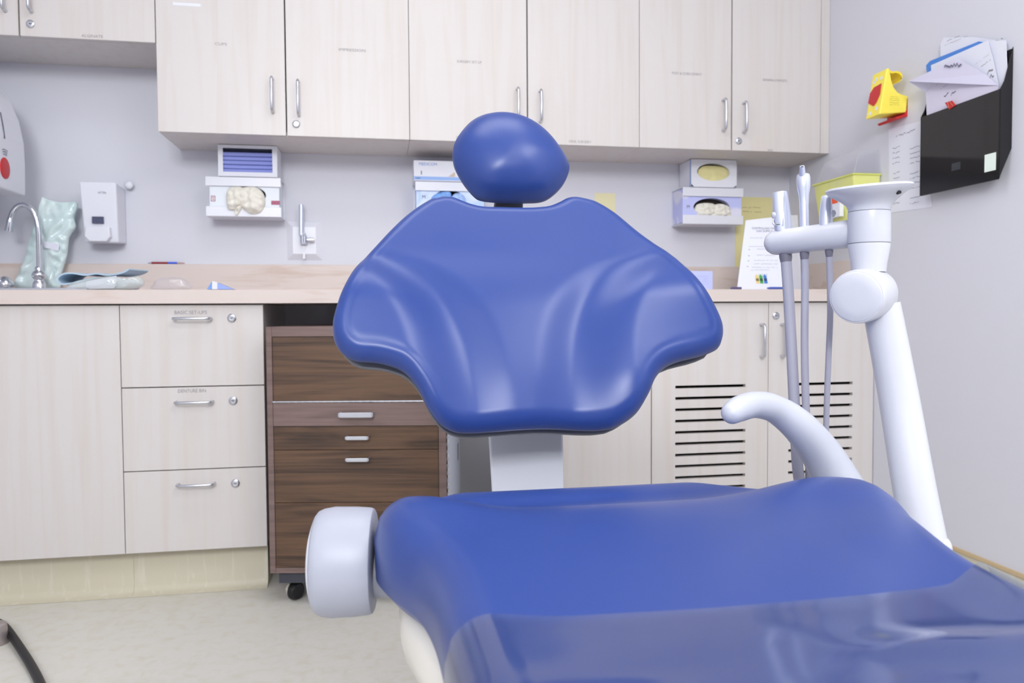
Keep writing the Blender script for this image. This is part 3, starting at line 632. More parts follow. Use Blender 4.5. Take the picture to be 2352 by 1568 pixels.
# yellow and red dispenser
yn = -.152; xw = XR-.0005
t = thing('wall_bracket', 'yellow wall bracket with a red label and red base, above the posted sheet', 'bracket', (XR, -.11, 1.47))
def yp(px, py): return onY(px, py, yn)
pr = [(2020, 262), (2037, 157), (2043, 156), (2048, 185), (2053, 200), (2062, 212), (2070, 216), (2086, 221), (2085, 254), (2079, 258)]
bm = B(); pts = [yp(*q) for q in pr]; prism(bm, pts, (0, .070, 0)); obj('body', bm, mat('yellow_plastic', (246, 228, 92), .4), t, bevel=.003)
a = yp(2043, 160); b_ = yp(2067, 166)
bm = B(); arc = [Vector((a.x+.002, yn, a.z-.002))] + [Vector((b_.x-.012+.022*math.cos(q), yn, b_.z-.012+.016*math.sin(q))) for q in (2.2, 1.6, 1.0, .4, -.2, -.9)]
inn = [p+Vector((-.003, 0, -.006)) for p in arc]; prism(bm, arc+list(reversed(inn)), (0, .05, 0)); obj('top_hook', bm, mat('yellow_plastic_deep', (240, 214, 60), .4), t)
bm = B(); pts = [yp(*q) for q in ((2081, 226), (2088, 222), (2089, 262), (2079, 264))]; prism(bm, pts, (0, .09, 0)); pts = [yp(*q) for q in ((2056, 269), (2079, 262), (2089, 262), (2088, 266), (2060, 274))]; prism(bm, pts, (0, .09, 0)); obj('base', bm, m_red, t, bevel=.002, label='red base')
A0, A1 = yp(2020, 262), yp(2037, 157); fd = (A1-A0).normalized(); fn = Vector((-fd.z, 0, fd.x))
if fn.x > 0: fn = -fn
H_ = (A1-A0).length
bm = B(); prism(bm, [A0+fn*.0008+fd*(H_*u)+Y1*v for u, v in ((.24, .036), (.36, .068), (.58, .066), (.68, .050), (.70, .014), (.46, .012), (.30, .024))], fn*.0015); obj('label_patch', bm, m_red, t, bevel=.0005)
bm = B()
for u, v, r in ((.83, .02, .006), (.85, .045, .006), (.80, .055, .005), (.16, .02, .006), (.10, .05, .006)): lathe(bm, A0+fd*(H_*u)+Y1*v+fn*.0004, fn, [(0, r), (.0006, r)], 14)
obj('symbols', bm, m_card, t)
bm = B()
for i in range(5): scribble(bm, yp(2043, 222+i*4.4)+Vector((0, -.0006, 0)), X1, Z1, 12, .034, .0012, seed=90+i)
obj('printed_lettering', bm, mat('olive_print', (176, 166, 70), .8), t)
# posted sheet
xs = XR-.0012
q = [onX(2041, 297, xs), onX(2118, 277, xs), onX(2141, 475, xs), onX(2042, 489, xs)]
t = thing('posted_sheet', 'white sheet of handwritten notes on the right wall, behind the black file holder', 'paper', (XR, -.15, 1.16))
bm = B(); prism(bm, q, (.0006, 0, 0)); obj('sheet', bm, m_paper, t)
bm = B(); ln = 0
ydir = Vector((0, -1, 0))
scribble(bm, onX(2058, 313, xs-.0005), ydir, Z1, 26, .09, .003, seed=100)
for i in range(13):
    for px, w in ((2050, .035), (2090, .045)):
        if (i*7+px) % 5 == 0: continue
        p = onX(px, 330+i*11.5, xs-.0005); p.z += 0; scribble(bm, p, ydir, Z1, 9, w, .0022, seed=101+i*3+px)
obj('handwritten_lettering', bm, mat('pale_ink', (136, 140, 158), .8), t)
# black wall file
yf0 = -.565; xf = 1.643; yb_ = onX(2112, 440, xf).y
t = thing('wall_file', 'glossy black wall file holder stuffed with papers, on the right wall', 'file holder', (XR, -.41, 1.2))
zb = 1.192; zf = onY(2297, 203, yf0).z; ztp = 1.545
def wf(x, z, y): return Vector((x, y, z))
th = .003
prof_side = [(xf, zb), (xf, zf), (xf+.012, zf+.022), (XR-.0006, ztp), (XR-.0006, 1.275)]
bm = B(); prism(bm, [wf(a, b, yf0) for a, b in prof_side], (0, th, 0)); obj('near_side', bm, m_gloss, t, bevel=.001)
bm = B(); prism(bm, [wf(a, b, yb_-th) for a, b in prof_side], (0, th, 0)); obj('far_side', bm, m_gloss, t, bevel=.001)
bm = B(); box(bm, xf, xf+th, yf0+th, yb_-th, zb, zf); obj('front', bm, m_gloss, t, bevel=.001)
bm = B(); box(bm, XR-.004, XR-.0006, yf0+th, yb_-th, 1.275, ztp-.006); obj('back', bm, m_gloss, t)
bm = B(); prism(bm, [wf(xf+th, zb, yf0+th), wf(xf+th, zb+th, yf0+th), wf(XR-.0045, 1.278+th, yf0+th), wf(XR-.0045, 1.278, yf0+th)], (0, yb_-yf0-2*th, 0)); obj('bottom', bm, m_gloss, t)
a = onX(2262, 356, xf-.0005); b_ = onX(2287, 390, xf-.0005)
bm = B(); box(bm, xf-.0012, xf-.0001, b_.y, a.y, b_.z, a.z); obj('sticker', bm, mat('pale_sticker', (228, 240, 232), .6), t, label='pale square sticker')
a = onX(2186, 376, xf-.0005); b_ = onX(2206, 388, xf-.0005); bm = B(); box(bm, xf-.0008, xf-.0001, b_.y, a.y, b_.z, a.z); obj('name_plate', bm, mat('dark_plate', (52, 54, 62), .3), t)
# papers in it: planes parallel to the wall at slightly different depths, tucked behind the front
def sheet(name, label, cat, pxs, x, m, lines=(), curl=None, group='papers in the wall file'):
    q = [onX(a, b, x) for a, b in pxs]
    if curl:
        for i, d in curl.items():
            r = (q[i]-CC); q[i] = CC+r*((x+d-CC.x)/r.x)
    cc = sum(q, Vector())/len(q)
    t = thing(name, label, cat, tuple(cc), group)
    bm = B(); prism(bm, q, (.0007, 0, 0)); obj('sheet', bm, m, t)
    bm = B()
    for i, (px, py, w, h, sl) in enumerate(lines): scribble(bm, onX(px, py, x-.0005), (ydir+Z1*sl).normalized(), Z1, max(4, int(w/.005)), w, h, seed=200+i+int(px))
    if lines: obj('handwritten_lettering', bm, m_ink2 if name != 'form' else m_ink, t)
    else: bm.free()
    return t
sheet('form', 'upright white form at the back of the wall file, nearest the wall', 'paper', ((2160, 100), (2168, 86), (2235, 85), (2312, 95), (2312, 250), (2160, 250)), XR-.0075, m_paper, ((2175, 94, .05, .0015, -.05), (2276, 100, .04, .0035, -.05), (2170, 104, .09, .001, -.05)))
sheet('form', 'crisp white form in the wall file beside the blue folder', 'paper', ((2262, 95), (2310, 92), (2314, 160), (2300, 262), (2250, 275)), XR-.0125, m_card)
sheet('folder', 'bright blue folder edge slanting out of the wall file', 'folder', ((2127, 150), (2136, 140), (2248, 95), (2258, 97), (2270, 260), (2140, 270)), XR-.017, mat('folder_blue', (76, 134, 214), .5))
sheet('form', 'large white handwritten form in front of the blue folder', 'paper', ((2138, 150), (2268, 93), (2279, 130), (2293, 194), (2292, 240), (2129, 290), (2130, 240), (2139, 165)), XR-.022, m_paper, ((2240, 148, .05, .0008, .25), (2250, 156, .04, .0015, .3), (2268, 168, .02, .006, .3), (2270, 180, .02, .006, .3)))
xs_ = XR-.030
t = sheet('loose_sheet', 'thin lilac-grey sheet folding forward out of the wall file', 'paper', ((2126, 212), (2160, 172), (2262, 170), (2292, 196), (2290, 232), (2129, 272)), xs_, mat('thin_paper', (212, 208, 226), .7), ((2178, 178, .05, .0015, .35), (2150, 196, .10, .0012, .35), (2160, 206, .09, .001, .35), (2168, 224, .02, .004, .4), (2184, 218, .02, .004, .4)))
bm = B(); fl = [onX(a, b, xs_-.0005) for a, b in ((2087, 187), (2198, 134), (2262, 170), (2292, 196), (2160, 172), (2126, 212))]
r_ = fl[0]-CC; fl[0] = CC+r_*((xs_-.035-CC.x)/r_.x); r_ = fl[1]-CC; fl[1] = CC+r_*((xs_-.012-CC.x)/r_.x)
for i in range(1, 5): prism(bm, [fl[0], fl[i], fl[i+1]], (.0004, 0, 0))
obj('folded_flap', bm, mat('thin_paper_flap', (206, 204, 224), .7), t)
bm = B(); a = fl[0]*.28+fl[1]*.62+fl[2]*.10; scribble(bm, a+Vector((-.004, 0, 0)), (fl[2]-fl[0]).normalized(), Z1, 12, .06, .006, seed=301); obj('handwritten_lettering', bm, m_ink2, t)
t = thing('binder_clip', 'small red binder clip hanging on the front edge of the wall file', 'clip', (xf, -.36, 1.42))
q = [onX(a, b, xf-.003) for a, b in ((2170, 236), (2186, 231), (2194, 242), (2180, 251))]; bm = B(); prism(bm, q, (.0025, 0, 0)); obj('clip_body', bm, m_red, t)
bm = B(); tube(bm, [onX(2176, 234, xf-.004), onX(2180, 247, xf-.0045)], .0007, 6); tube(bm, [onX(2181, 233, xf-.004), onX(2189, 243, xf-.0045)], .0007, 6); obj('wire_arm', bm, mat('brass_wire', (220, 170, 130), .3, .6), t)
# ---------------------------------------------------------------- walnut cart
yaw = math.radians(YAW); cx_, cy_ = Vector((math.cos(yaw), -math.sin(yaw), 0)), Vector((math.sin(yaw), math.cos(yaw), 0)); DC = 2.165
CO = Vector((0, -CD, 0))+cy_*DC
t = thing('walnut_cart', 'dark walnut drawer cart on casters under the worktop', 'cart', tuple(CO+cx_*-.45+cy_*.2))
def cxp(px): return (px-1176)*DC/F
def czp(py): return CH-(py-717.5)/F*DC
def cbox(name, x0, x1, z0, z1, y0, y1, m, parent=t, **k):
    b2 = B(); obox(b2, CO, cx_, cy_, Z1, x0, x1, y0, y1, z0, z1); return obj(name, b2, m, parent, **k)
xl, xr, xil, xir = cxp(610), cxp(1022), cxp(623.5), cxp(1005); zt, zb = czp(745), czp(1318); DD = .50
b2 = B()
obox(b2, CO, cx_, cy_, Z1, xl, xil, 0, DD, zb, zt); obox(b2, CO, cx_, cy_, Z1, xir, xr, 0, DD, zb, zt)
obox(b2, CO, cx_, cy_, Z1, xil, xir, 0, DD, czp(768), zt); obox(b2, CO, cx_, cy_, Z1, xil, xir, 0, DD, zb, czp(1306)); obox(b2, CO, cx_, cy_, Z1, xil, xir, DD-.01, DD, czp(1306), czp(768))
obj('frame', b2, m_walfr, t, bevel=.0015)
g = .0012
def c_handle(parent, px0, px1, py):
    b2 = B(); x0, x1, z = cxp(px0), cxp(px1), czp(py); h = .0075 if px1-px0 > 70 else .0055
    obox(b2, CO, cx_, cy_, Z1, x0+.003, x1-.003, -.028, -.021, z-h, z+h)
    for q in (x0, x1-.006): obox(b2, CO, cx_, cy_, Z1, q, q+.006, -.026, .001, z-h*.8, z+h*.8)
    obj('handle', b2, m_steel, parent, bevel=.0015)
d = cbox('flap_panel', xil+g, xir-g, czp(916), czp(769), .004, .02, m_walnut)
b2 = B(); z = czp(918.5); n = 46; w = (xir-xil)/n
for k in range(n):
    if k % 2 == 0: lathe(b2, CO+cx_*(xil+w*k)+Z1*z+cy_*.002, cx_, [(0, .0030), (w*.96, .0030)], 8)
    else: lathe(b2, CO+cx_*(xil+w*k)+Z1*z+cy_*.003, cx_, [(0, .0027), (w*.96, .0027)], 8)
obj('piano_hinge', b2, m_steel, t)
d = cbox('flap_front', xil+g, xir-g, czp(974.5), czp(921), 0, .018, m_walfr); c_handle(d, 778, 858, 947)
d = cbox('drawer', xil+g, xir-g, czp(1029.5), czp(976), .003, .02, m_walnut); c_handle(d, 793, 847, 1000)
d = cbox('drawer', xil+g, xir-g, czp(1152.5), czp(1031), .003, .02, m_walnut); c_handle(d, 793, 847, 1050)
d = cbox('drawer', xil+g, xir-g, czp(1305.5), czp(1154), .003, .02, m_walnut); c_handle(d, 797, 852, 1168)
# pale panel on its right side with a piano hinge at the front edge
cbox('side_panel', xr+.0005, xr+.006, czp(1300), czp(800), .03, DD-.005, mat('pale_grey_panel', (200, 206, 220), .5), label='pale grey side panel')
b2 = B(); z0 = czp(1300); n = 30; hgt = czp(800)-z0
for k in range(n): lathe(b2, CO+cx_*(xr+.004)+cy_*(.012 if k % 2 else .015)+Z1*(z0+hgt*k/n), Z1, [(0, .004), (hgt/n*.5, .004)], 8)
obj('side_hinge', b2, m_steel, t)
b2 = B(); obox(b2, CO, cx_, cy_, Z1, xr+.006, xr+.0065, .36, .41, czp(1115), czp(1070)); obj('barcode_label', b2, m_ink, t)
cbox('base_plate', xl+.02, xr-.02, zb-.035, zb, .02, DD-.02, mat('charcoal_plastic', (62, 64, 74), .5))
for (px, dy) in ((.055, .055), (xr-xl-.06, .055), (.055, DD-.06), (xr-xl-.06, DD-.06)):
    o = CO+cx_*(xl+px)+cy_*dy; r = (zb-.035)/2-.004
    cz_ = Vector((o.x, o.y, r+.0005)); r0 = r+.0005
    b2 = B(); ax = (cx_*.75-cy_*.55).normalized()
    lathe(b2, cz_-ax*r0, ax, [(r0*(1-math.cos(q)), r0*math.sin(q)) for q in np.linspace(.02, math.pi*.5, 12)], 24, hint=Z1)
    cst = obj('caster', b2, m_chrome, t, smooth='auto')
    b2 = B(); lathe(b2, cz_, ax, [(.001, r0*.98), (r0*.4, r0*.93), (r0*.62, r0*.78)], 24, hint=Z1); obj('wheel', b2, m_black, cst, smooth='auto')
    b2 = B(); tube(b2, [Vector((o.x, o.y, r0*1.7)), Vector((o.x, o.y, zb-.034))], .008, 10); obj('stem', b2, m_steel, cst, smooth='auto')
# ---------------------------------------------------------------- black hose on the floor
t = thing('black_hose', 'black rubber hose curving across the floor at the lower left', 'hose', tuple(onZ(40, 1480, 0)))
pts = [onZ(-60, 1412, .012), onZ(-12, 1426, .016), onZ(12, 1440, .02), onZ(40, 1478, .014), onZ(70, 1525, .0105), onZ(95, 1575, .0105), onZ(115, 1640, .0105)]
bm = B(); tube(bm, spline(pts, 8), .0102, 14, 'round'); obj('hose', bm, m_black, t, smooth='auto')
p = onZ(-8, 1478, 0); bm = B(); lathe(bm, p, Z1, [(0, .026), (.004, .028), (.05, .024), (.054, .02)], 24); tag(obj('floor_socket', bm, mat('pinkish_metal', (170, 160, 160), .35, .5), smooth='auto', org=tuple(p)), 'pinkish grey round floor fitting beside the black hose', 'fitting')
# ---------------------------------------------------------------- dental chair
CX = .25
chair = thing('dental_chair', 'blue vinyl dental chair with a winged backrest and round headrest', 'chair', (CX, -1.35, 0))
# backrest frame
BA = math.radians(34); bu = X1.copy(); bv = Vector((0, math.sin(BA), math.cos(BA))); bn = Vector((0, -math.cos(BA), math.sin(BA)))
BP = P(1210, 1003, 1.07)
def on_back(px, py, o=None, n=None):
    o = o or BP; n = n or bn; r = ray(px, py); return CC+r*((o-CC).dot(n)/r.dot(n))
def uv_back(px, py):
    """outline points: cut with the height the rim has there, so the rim keeps its outline"""
    u, v = 0, 0; h = 0
    for _ in range(6):
        p = on_back(px, py, BP+bn*h)-BP; u, v = p.dot(bu), p.dot(bv); h = back_h(u, v, 1)-.030*(1-smooth(0, .4, v))-.002-.008*smooth(0, .2, v)*(1-smooth(.3, .42, v))
    return (u, v)
ucl, vbot, VH = .006, 0.0, .452
XC_TAB = [(0, .068), (.23, .076), (.40, .092), (.545, .125), (.64, .165), (.69, .215), (.78, .30)]
def sm_interp(tab, t):
    """smooth interpolation through a table of (position, value)"""
    xs = [a for a, b in tab]; ys = [b for a, b in tab]
    if t <= xs[0]: return ys[0]
    if t >= xs[-1]: return ys[-1]
    i = min(max(k for k in range(len(xs)) if xs[k] <= t), len(xs)-2)
    h = xs[i+1]-xs[i]; u = (t-xs[i])/h
    m0 = (ys[i+1]-ys[max(i-1, 0)])/(xs[i+1]-xs[max(i-1, 0)])*h; m1 = (ys[min(i+2, len(xs)-1)]-ys[i])/(xs[min(i+2, len(xs)-1)]-xs[i])*h
    return (2*u**3-3*u*u+1)*ys[i]+(u**3-2*u*u+u)*m0+(-2*u**3+3*u*u)*ys[i+1]+(u**3-u*u)*m1
def back_h(u, v, d):
    """front surface height over the back plane: convex lumbar pad, a valley, then wings coming forward"""
    x = abs(u-ucl); w = min(1, max(0, (v-vbot)/VH))    # w 0 bottom .. 1 top
    xc = sm_interp(XC_TAB, w)                          # where the valley between pad and wing runs
    k = 1-smooth(.46, .74, w)
    h = .030*k*smooth(xc-.004, xc+.095, x)*smooth(-.15, .22, w)        # wings
    h += .008*k*(1-smooth(xc-.06, xc+.002, x))*smooth(-.1, .25, w)     # lumbar pad
    h += .014*smooth(.10, .30, x)*smooth(.3, .6, w)
    h -= .45*max(0, .30-v)**2 if v < .30 else 0        # lower part stands more upright
    h -= .0012*math.exp(-((d-.021)/.0045)**2)*(1-smooth(.62, .8, w))*smooth(.12, .34, w)
    r = .022
    if d < r: h += -r*(1-math.sqrt(max(0, 1-(1-d/r)**2)))
    return h
top_px = [(1000, 455), (1016, 451.5), (1042, 453.5), (1067, 463), (1085, 469.5), (1110, 474.5), (1150, 476), (1210, 477), (1240, 475.5), (1261, 472.5), (1282, 464), (1300, 455), (1320, 452), (1345, 456)]
left_px = [(1000, 455), (986, 458), (950, 480), (914, 511), (868, 564), (822, 618), (787, 679), (772, 725), (766, 757), (768, 790), (779, 815), (797, 833), (822, 844), (868, 848), (905, 858), (922, 866), (940, 881), (960, 908), (972, 932), (983, 954), (1006, 985), (1030, 1001)]
right_px = [(1345, 456), (1373, 465), (1414, 490), (1465, 536), (1500, 566), (1537, 595), (1577, 635), (1618, 691), (1644, 750), (1649, 780), (1645, 803), (1634, 817), (1598, 832), (1547, 845), (1516, 860), (1496, 883), (1480, 919), (1455, 960), (1424, 985), (1395, 998)]
bot_px = [(1030, 1001), (1047, 1006), (1065, 1007.5), (1108, 1006), (1150, 1003), (1210, 999), (1261, 998), (1300, 1000), (1332, 1001.5), (1365, 1001.5), (1395, 998)]
def resamp(px, n, bias=True):
    pl = spline([Vector((*uv_back(*q), 0)) for q in px], 12); L = [0]
    for a, b in zip(pl, pl[1:]): L.append(L[-1]+(b-a).length)
    s = np.linspace(0, 1, n)
    if bias: s = s*.45+.55*(.5-.5*np.cos(np.pi*s))
    s = s*L[-1]
    return np.stack([np.interp(s, L, [p.x for p in pl]), np.interp(s, L, [p.y for p in pl])], 1)
NS, NT = 130, 130
Tc, Bc, Lc, Rc = resamp(top_px, NS), resamp(bot_px, NS), resamp(left_px, NT), resamp(right_px, NT)
sbias = np.linspace(0, 1, NS); sbias = sbias*.45+.55*(.5-.5*np.cos(np.pi*sbias))
G = np.zeros((NT, NS, 2))
tb = np.linspace(0, 1, NT); tb = tb*.45+.55*(.5-.5*np.cos(np.pi*tb))
for i in range(NT):
    for j in range(NS):
        s, v = sbias[j], tb[i]
        cc = (1-v)*Tc[j]+v*Bc[j]+(1-s)*Lc[i]+s*Rc[i]-((1-s)*(1-v)*Tc[0]+s*(1-v)*Tc[-1]+(1-s)*v*Bc[0]+s*v*Bc[-1])
        G[i, j] = cc
edge = np.concatenate([Tc, Rc, Bc[::-1], Lc[::-1]]); e0, e1 = edge, np.roll(edge, -1, 0)
def edge_dist(p):
    d = e1-e0; l2 = (d**2).sum(1)+1e-12; k = np.clip(((p-e0)*d).sum(1)/l2, 0, 1); q = e0+d*k[:, None]
    return float(np.sqrt(((p-q)**2).sum(1).min()))
DIST = np.array([[edge_dist(G[i, j]) if 0 < i < NT-1 and 0 < j < NS-1 else 0 for j in range(NS)] for i in range(NT)])
def back_pt(u, v, h): return BP+bu*u+bv*v+bn*h
bm = B()
Fv = [[None]*NS for _ in range(NT)]; Rv = [[None]*NS for _ in range(NT)]
TH = .05
for i in range(NT):
    for j in range(NS):
        u, v = G[i, j]; d = DIST[i, j]; h = back_h(u, v, d); Fv[i][j] = bm.verts.new(back_pt(u, v, h+.012))
        base = back_h(u, v, 1)
        rb = .032; hb = base-TH+.012+(rb*(1-math.sqrt(max(0, 1-(1-min(d, rb)/rb)**2))))
        Rv[i][j] = bm.verts.new(back_pt(u, v, min(hb, h-.004+.012)))
for i in range(NT-1):
    for j in range(NS-1):
        bm.faces.new((Fv[i][j], Fv[i+1][j], Fv[i+1][j+1], Fv[i][j+1])); bm.faces.new((Rv[i][j], Rv[i][j+1], Rv[i+1][j+1], Rv[i+1][j]))
loop = [(0, j) for j in range(NS)]+[(i, NS-1) for i in range(1, NT)]+[(NT-1, j) for j in range(NS-2, -1, -1)]+[(i, 0) for i in range(NT-2, 0, -1)]
for a, b in zip(loop, loop[1:]+loop[:1]):
    bm.faces.new((Fv[a[0]][a[1]], Fv[b[0]][b[1]], Rv[b[0]][b[1]], Rv[a[0]][a[1]]))
backrest = obj('backrest', bm, m_blue, chair, smooth=True)
# hard shell behind the upholstery
bm = B(); st = 3; ii = sorted(set(list(range(0, NT, st))+[NT-1])); jj = sorted(set(list(range(0, NS, st))+[NS-1])); cg = G.reshape(-1, 2).mean(0)
S0 = {}; S1 = {}
for i in ii:
    for j in jj:
        u, v = cg+(G[i, j]-cg)*.975; d = DIST[i, j]; base = back_h(*G[i, j], 1)+.012
        ed = d < .02
        S0[i, j] = bm.verts.new(back_pt(u, v, base-TH+.004)); S1[i, j] = bm.verts.new(back_pt(u, v, base-TH-.012+(.010*(1-d/.02) if ed else 0)))
for a, b in zip(ii, ii[1:]):
    for c, d in zip(jj, jj[1:]):
        bm.faces.new((S0[a, c], S0[b, c], S0[b, d], S0[a, d])); bm.faces.new((S1[a, c], S1[a, d], S1[b, d], S1[b, c]))
lp = [(ii[0], j) for j in jj]+[(i, jj[-1]) for i in ii[1:]]+[(ii[-1], j) for j in reversed(jj[:-1])]+[(i, jj[0]) for i in reversed(ii[1:-1])]
for a, b in zip(lp, lp[1:]+lp[:1]): bm.faces.new((S0[a], S0[b], S1[b], S1[a]))
obj('back_shell', bm, m_shell, chair, smooth=True, label='grey hard shell behind the backrest')
# headrest
HA = math.radians(19); hv = Vector((0, math.sin(HA), math.cos(HA))); hn = Vector((0, -math.cos(HA), math.sin(HA))); HP = P(1172, 375, 1.40)
head_px = [(1039, 360), (1041, 338), (1052, 315), (1078, 285), (1108, 268), (1146, 262), (1185, 266.5), (1226, 284), (1261, 312), (1287, 345), (1302, 370), (1306.5, 393), (1294, 424), (1271, 449), (1246, 463), (1210, 466), (1159, 465.5), (1108, 461), (1088, 451), (1062, 420), (1044, 386)]
def uvh(px, py):
    p = on_back(px, py, HP, hn)-HP; return p.dot(X1), p.dot(hv)
bm = B(); pillow(bm, [uvh(*q) for q in head_px], HP, X1, hv, hn, .056, .03, 24, 132, 2.1)
for v in bm.verts:
    q = v.co-HP; u, w = q.dot(X1), q.dot(hv); fr = q.dot(hn)
    if fr > 0: v.co += hn*fr*.24*(1-smooth(-.12, .11, w))
    if fr > 0: v.co -= hn*(.000*math.exp(-(u/.06)**2)*math.exp(-((w-.012)/.06)**2))*min(1, fr/.03)
inner = [v for v in bm.verts if (v.co-HP).dot(hn) > .010]
for _ in range(30): bmesh.ops.smooth_vert(bm, verts=inner, factor=.5, use_axis_x=True, use_axis_y=True, use_axis_z=True)
obj('headrest', bm, m_blue, chair, smooth=True)
a = P(1170, 440, 1.45); b_ = on_back(1170, 520)-bn*.05
bm = B(); f = (b_-a).normalized(); obox(bm, a, X1, bn, f, -.027, .027, -.008, .008, 0, (b_-a).length); obj('headrest_post', bm, m_shell, chair, bevel=.003, label='grey metal headrest post')
# column behind the backrest
def colpt(px, py, d): return P(px, py, d)
bm = B()
c0, c1 = P(1121, 985, 1.30), P(1294, 985, 1.30); c2, c3 = P(1129, 1120, 1.24), P(1297, 1120, 1.24)
c4 = c2+(c2-c0)*1.2; c5 = c3+(c3-c1)*1.2; dz = Vector((.01, .075, .012))
rows = []
for l, r in ((c0+(c0-c2)*1.2, c1+(c1-c3)*1.2), (c0, c1), (c2, c3), (c4, c5)):
    rows.append([bm.verts.new(p) for p in (l, r, r+dz, l+dz)])
skin(bm, rows); obj('back_support', bm, m_gwhite, chair, bevel=.006, seg=3, smooth='auto')
# seat: lofted cross sections along the chair axis
SCX = .262
W_TAB = [(-2.46, .17), (-2.40, .20), (-2.2, .208), (-1.95, .212), (-1.80, .216), (-1.72, .220), (-1.66, .232), (-1.60, .257), (-1.55, .268), (-1.50, .268), (-1.46, .258), (-1.42, .234), (-1.39, .205), (-1.37, .175), (-1.355, .13)]
Z_TAB = [(-2.46, .575), (-2.2, .600), (-1.95, .614), (-1.80, .622), (-1.68, .628), (-1.58, .628), (-1.53, .622), (-1.48, .606), (-1.44, .600), (-1.40, .606), (-1.375, .606), (-1.355, .594)]
def hump(s, t):
    a = abs(s) if s < 0 else s*.86
    return .020*math.exp(-((a-.225)/.075)**2)*math.exp(-((t+1.53)/.09)**2) + .010*smooth(.13, .21, a)*(1-smooth(-1.75, -1.6, t))*.5
def wr_add(t): return .066*(1-smooth(-1.50, -1.38, t))-.022*(1-smooth(-1.80, -1.66, t))
def seat_top(s, t): return sm_interp(Z_TAB, t)+hump(s, t)
def seat_rows(bm, t0, t1, n, grow=0, zlift=0, thick=.085, lower_only=False, rr=.038):
    rows = []; nt = 56; ts = [t0+(t1-t0)*i/n for i in range(n+1)]
    for t in ts:
        w0 = sm_interp(W_TAB, t)+grow; row = []
        # top from left to right, rounded at both edges, then the underside back
        for k in range(nt+1):
            q = -math.cos(math.pi*k/nt)*.35+(2*k/nt-1)*.65; w = w0+(wr_add(t) if q > 0 else 0); s = q*w
            e = (1-abs(q))*w; z = seat_top(s, t)+zlift
            if e < rr: z -= rr*(1-math.sqrt(max(0, 1-(1-e/rr)**2)))
            row.append(Vector((SCX+s, t, z)))
        zb = seat_top(0, t)-thick
        for q in (1, .97, .9, 0, -.9, -.97, -1):
            zz = zb if abs(q) < .95 else (zb+.004 if abs(q) < .99 else zb+.016)
            w = w0+(wr_add(t) if q > 0 else 0)
            row.append(Vector((SCX+q*w*(.995 if abs(q) == 1 else .985), t, zz)))
        rows.append([bm.verts.new(p) for p in row])
    return rows
bm = B(); R_ = seat_rows(bm, -2.46, -1.355, 150); skin(bm, R_)
obj('seat', bm, m_blue, chair, smooth=True)
# clear vinyl cover over the foot end
bm = B(); rows = []; nt = 60
m_cover = clear('clear_vinyl', (208, 217, 228), .06, (150, 160, 186), .10, gloss=.2)
def cover_y(s): return -1.842+.012*abs(s/.2)**2+(.05*max(0, (s-.15)/.08) if s > .15 else 0)
def cover_pt(q, t, wv=True):
    w = sm_interp(W_TAB, t)+.0035+(wr_add(t) if q > 0 else 0); s = q*w; e = (1-min(1, abs(q)))*w
    z = seat_top(min(max(s, -w), w), t)+.0035
    rr = .038
    if e < rr: z -= rr*(1-math.sqrt(max(0, 1-(1-e/rr)**2)))
    if wv:
        k = smooth(-1.86, -2.05, t) if False else max(0, min(1, (-1.86-t)/.15))
        z += k*.004*(noise.noise(Vector((s*9, t*16, 2.0)))+.35)
        z += .0062*math.exp(-((t+1.935+.10*(s-.19))/.020)**2)*smooth(.01, .13, s)   # loose fold across the right half
        z += .0022*math.exp(-((t+1.932-.12*s)/.016)**2)*(1-smooth(-.16, .0, s))
    return Vector((SCX+s, t, z))
for i in range(131):
    row = []
    for k in range(nt+1):
        q = -math.cos(math.pi*k/nt)*.35+(2*k/nt-1)*.65
        yst = cover_y(q*.216); t = yst+(-2.44-yst)*i/130
        row.append(cover_pt(q, t))
    rowl = [row[0]+Vector((-.001, 0, -.05)), row[0]+Vector((-.001, 0, -.02))]+row+[row[-1]+Vector((.001, 0, -.02)), row[-1]+Vector((.001, 0, -.05))]
    rows.append([bm.verts.new(p) for p in rowl])
skin(bm, rows, False, False)
co = obj('foot_cover', bm, m_cover, chair, smooth=True, label='clear vinyl cover over the foot end')
# shell below the seat and the pillar
bm = B(); rows = []
for t_, w_, zt_, zb_ in ((-1.98, .13, .535, .52), (-1.90, .175, .54, .50), (-1.78, .195, .545, .475), (-1.66, .225, .55, .455), (-1.58, .243, .555, .455), (-1.50, .243, .555, .455), (-1.43, .215, .55, .46), (-1.39, .13, .53, .49)):
    row = []
    for k in range(24):
        a = 2*math.pi*k/24; c, s = math.cos(a), math.sin(a); c = math.copysign(abs(c)**.6, c); s = math.copysign(abs(s)**.6, s)
        row.append(bm.verts.new((SCX+w_*c, t_, (zt_+zb_)/2+(zt_-zb_)/2*s)))
    rows.append(row)
skin(bm, rows); obj('seat_shell', bm, m_cream, chair, smooth=True, label='cream shell under the seat')
bm = B(); rows = []
for z_, x0, x1, y0_, y1_ in ((.47, .075, .42, -1.80, -1.42), (.40, .06, .42, -1.80, -1.42), (.25, .055, .42, -1.78, -1.40), (.09, .05, .43, -1.78, -1.38)):
    rows.append([bm.verts.new(p) for p in ((x0, y0_, z_), (x1, y0_, z_), (x1, y1_, z_), (x0, y1_, z_))])
skin(bm, rows); obj('lift_pillar', bm, m_grey, chair, bevel=.02, seg=4, smooth='auto')
bm = B(); box(bm, .04, .48, -1.95, -1.1, .0005, .09); obj('floor_base', bm, m_grey, chair, bevel=.03, seg=4)
bm = B(); hexa(bm, [(.16, -1.40, .40), (.34, -1.40, .40), (.34, -1.42, .47), (.16, -1.42, .47), (.18, -1.14, .44), (.32, -1.14, .44), (.32, -1.15, .52), (.18, -1.15, .52)]); obj('link_arm', bm, m_grey, chair)
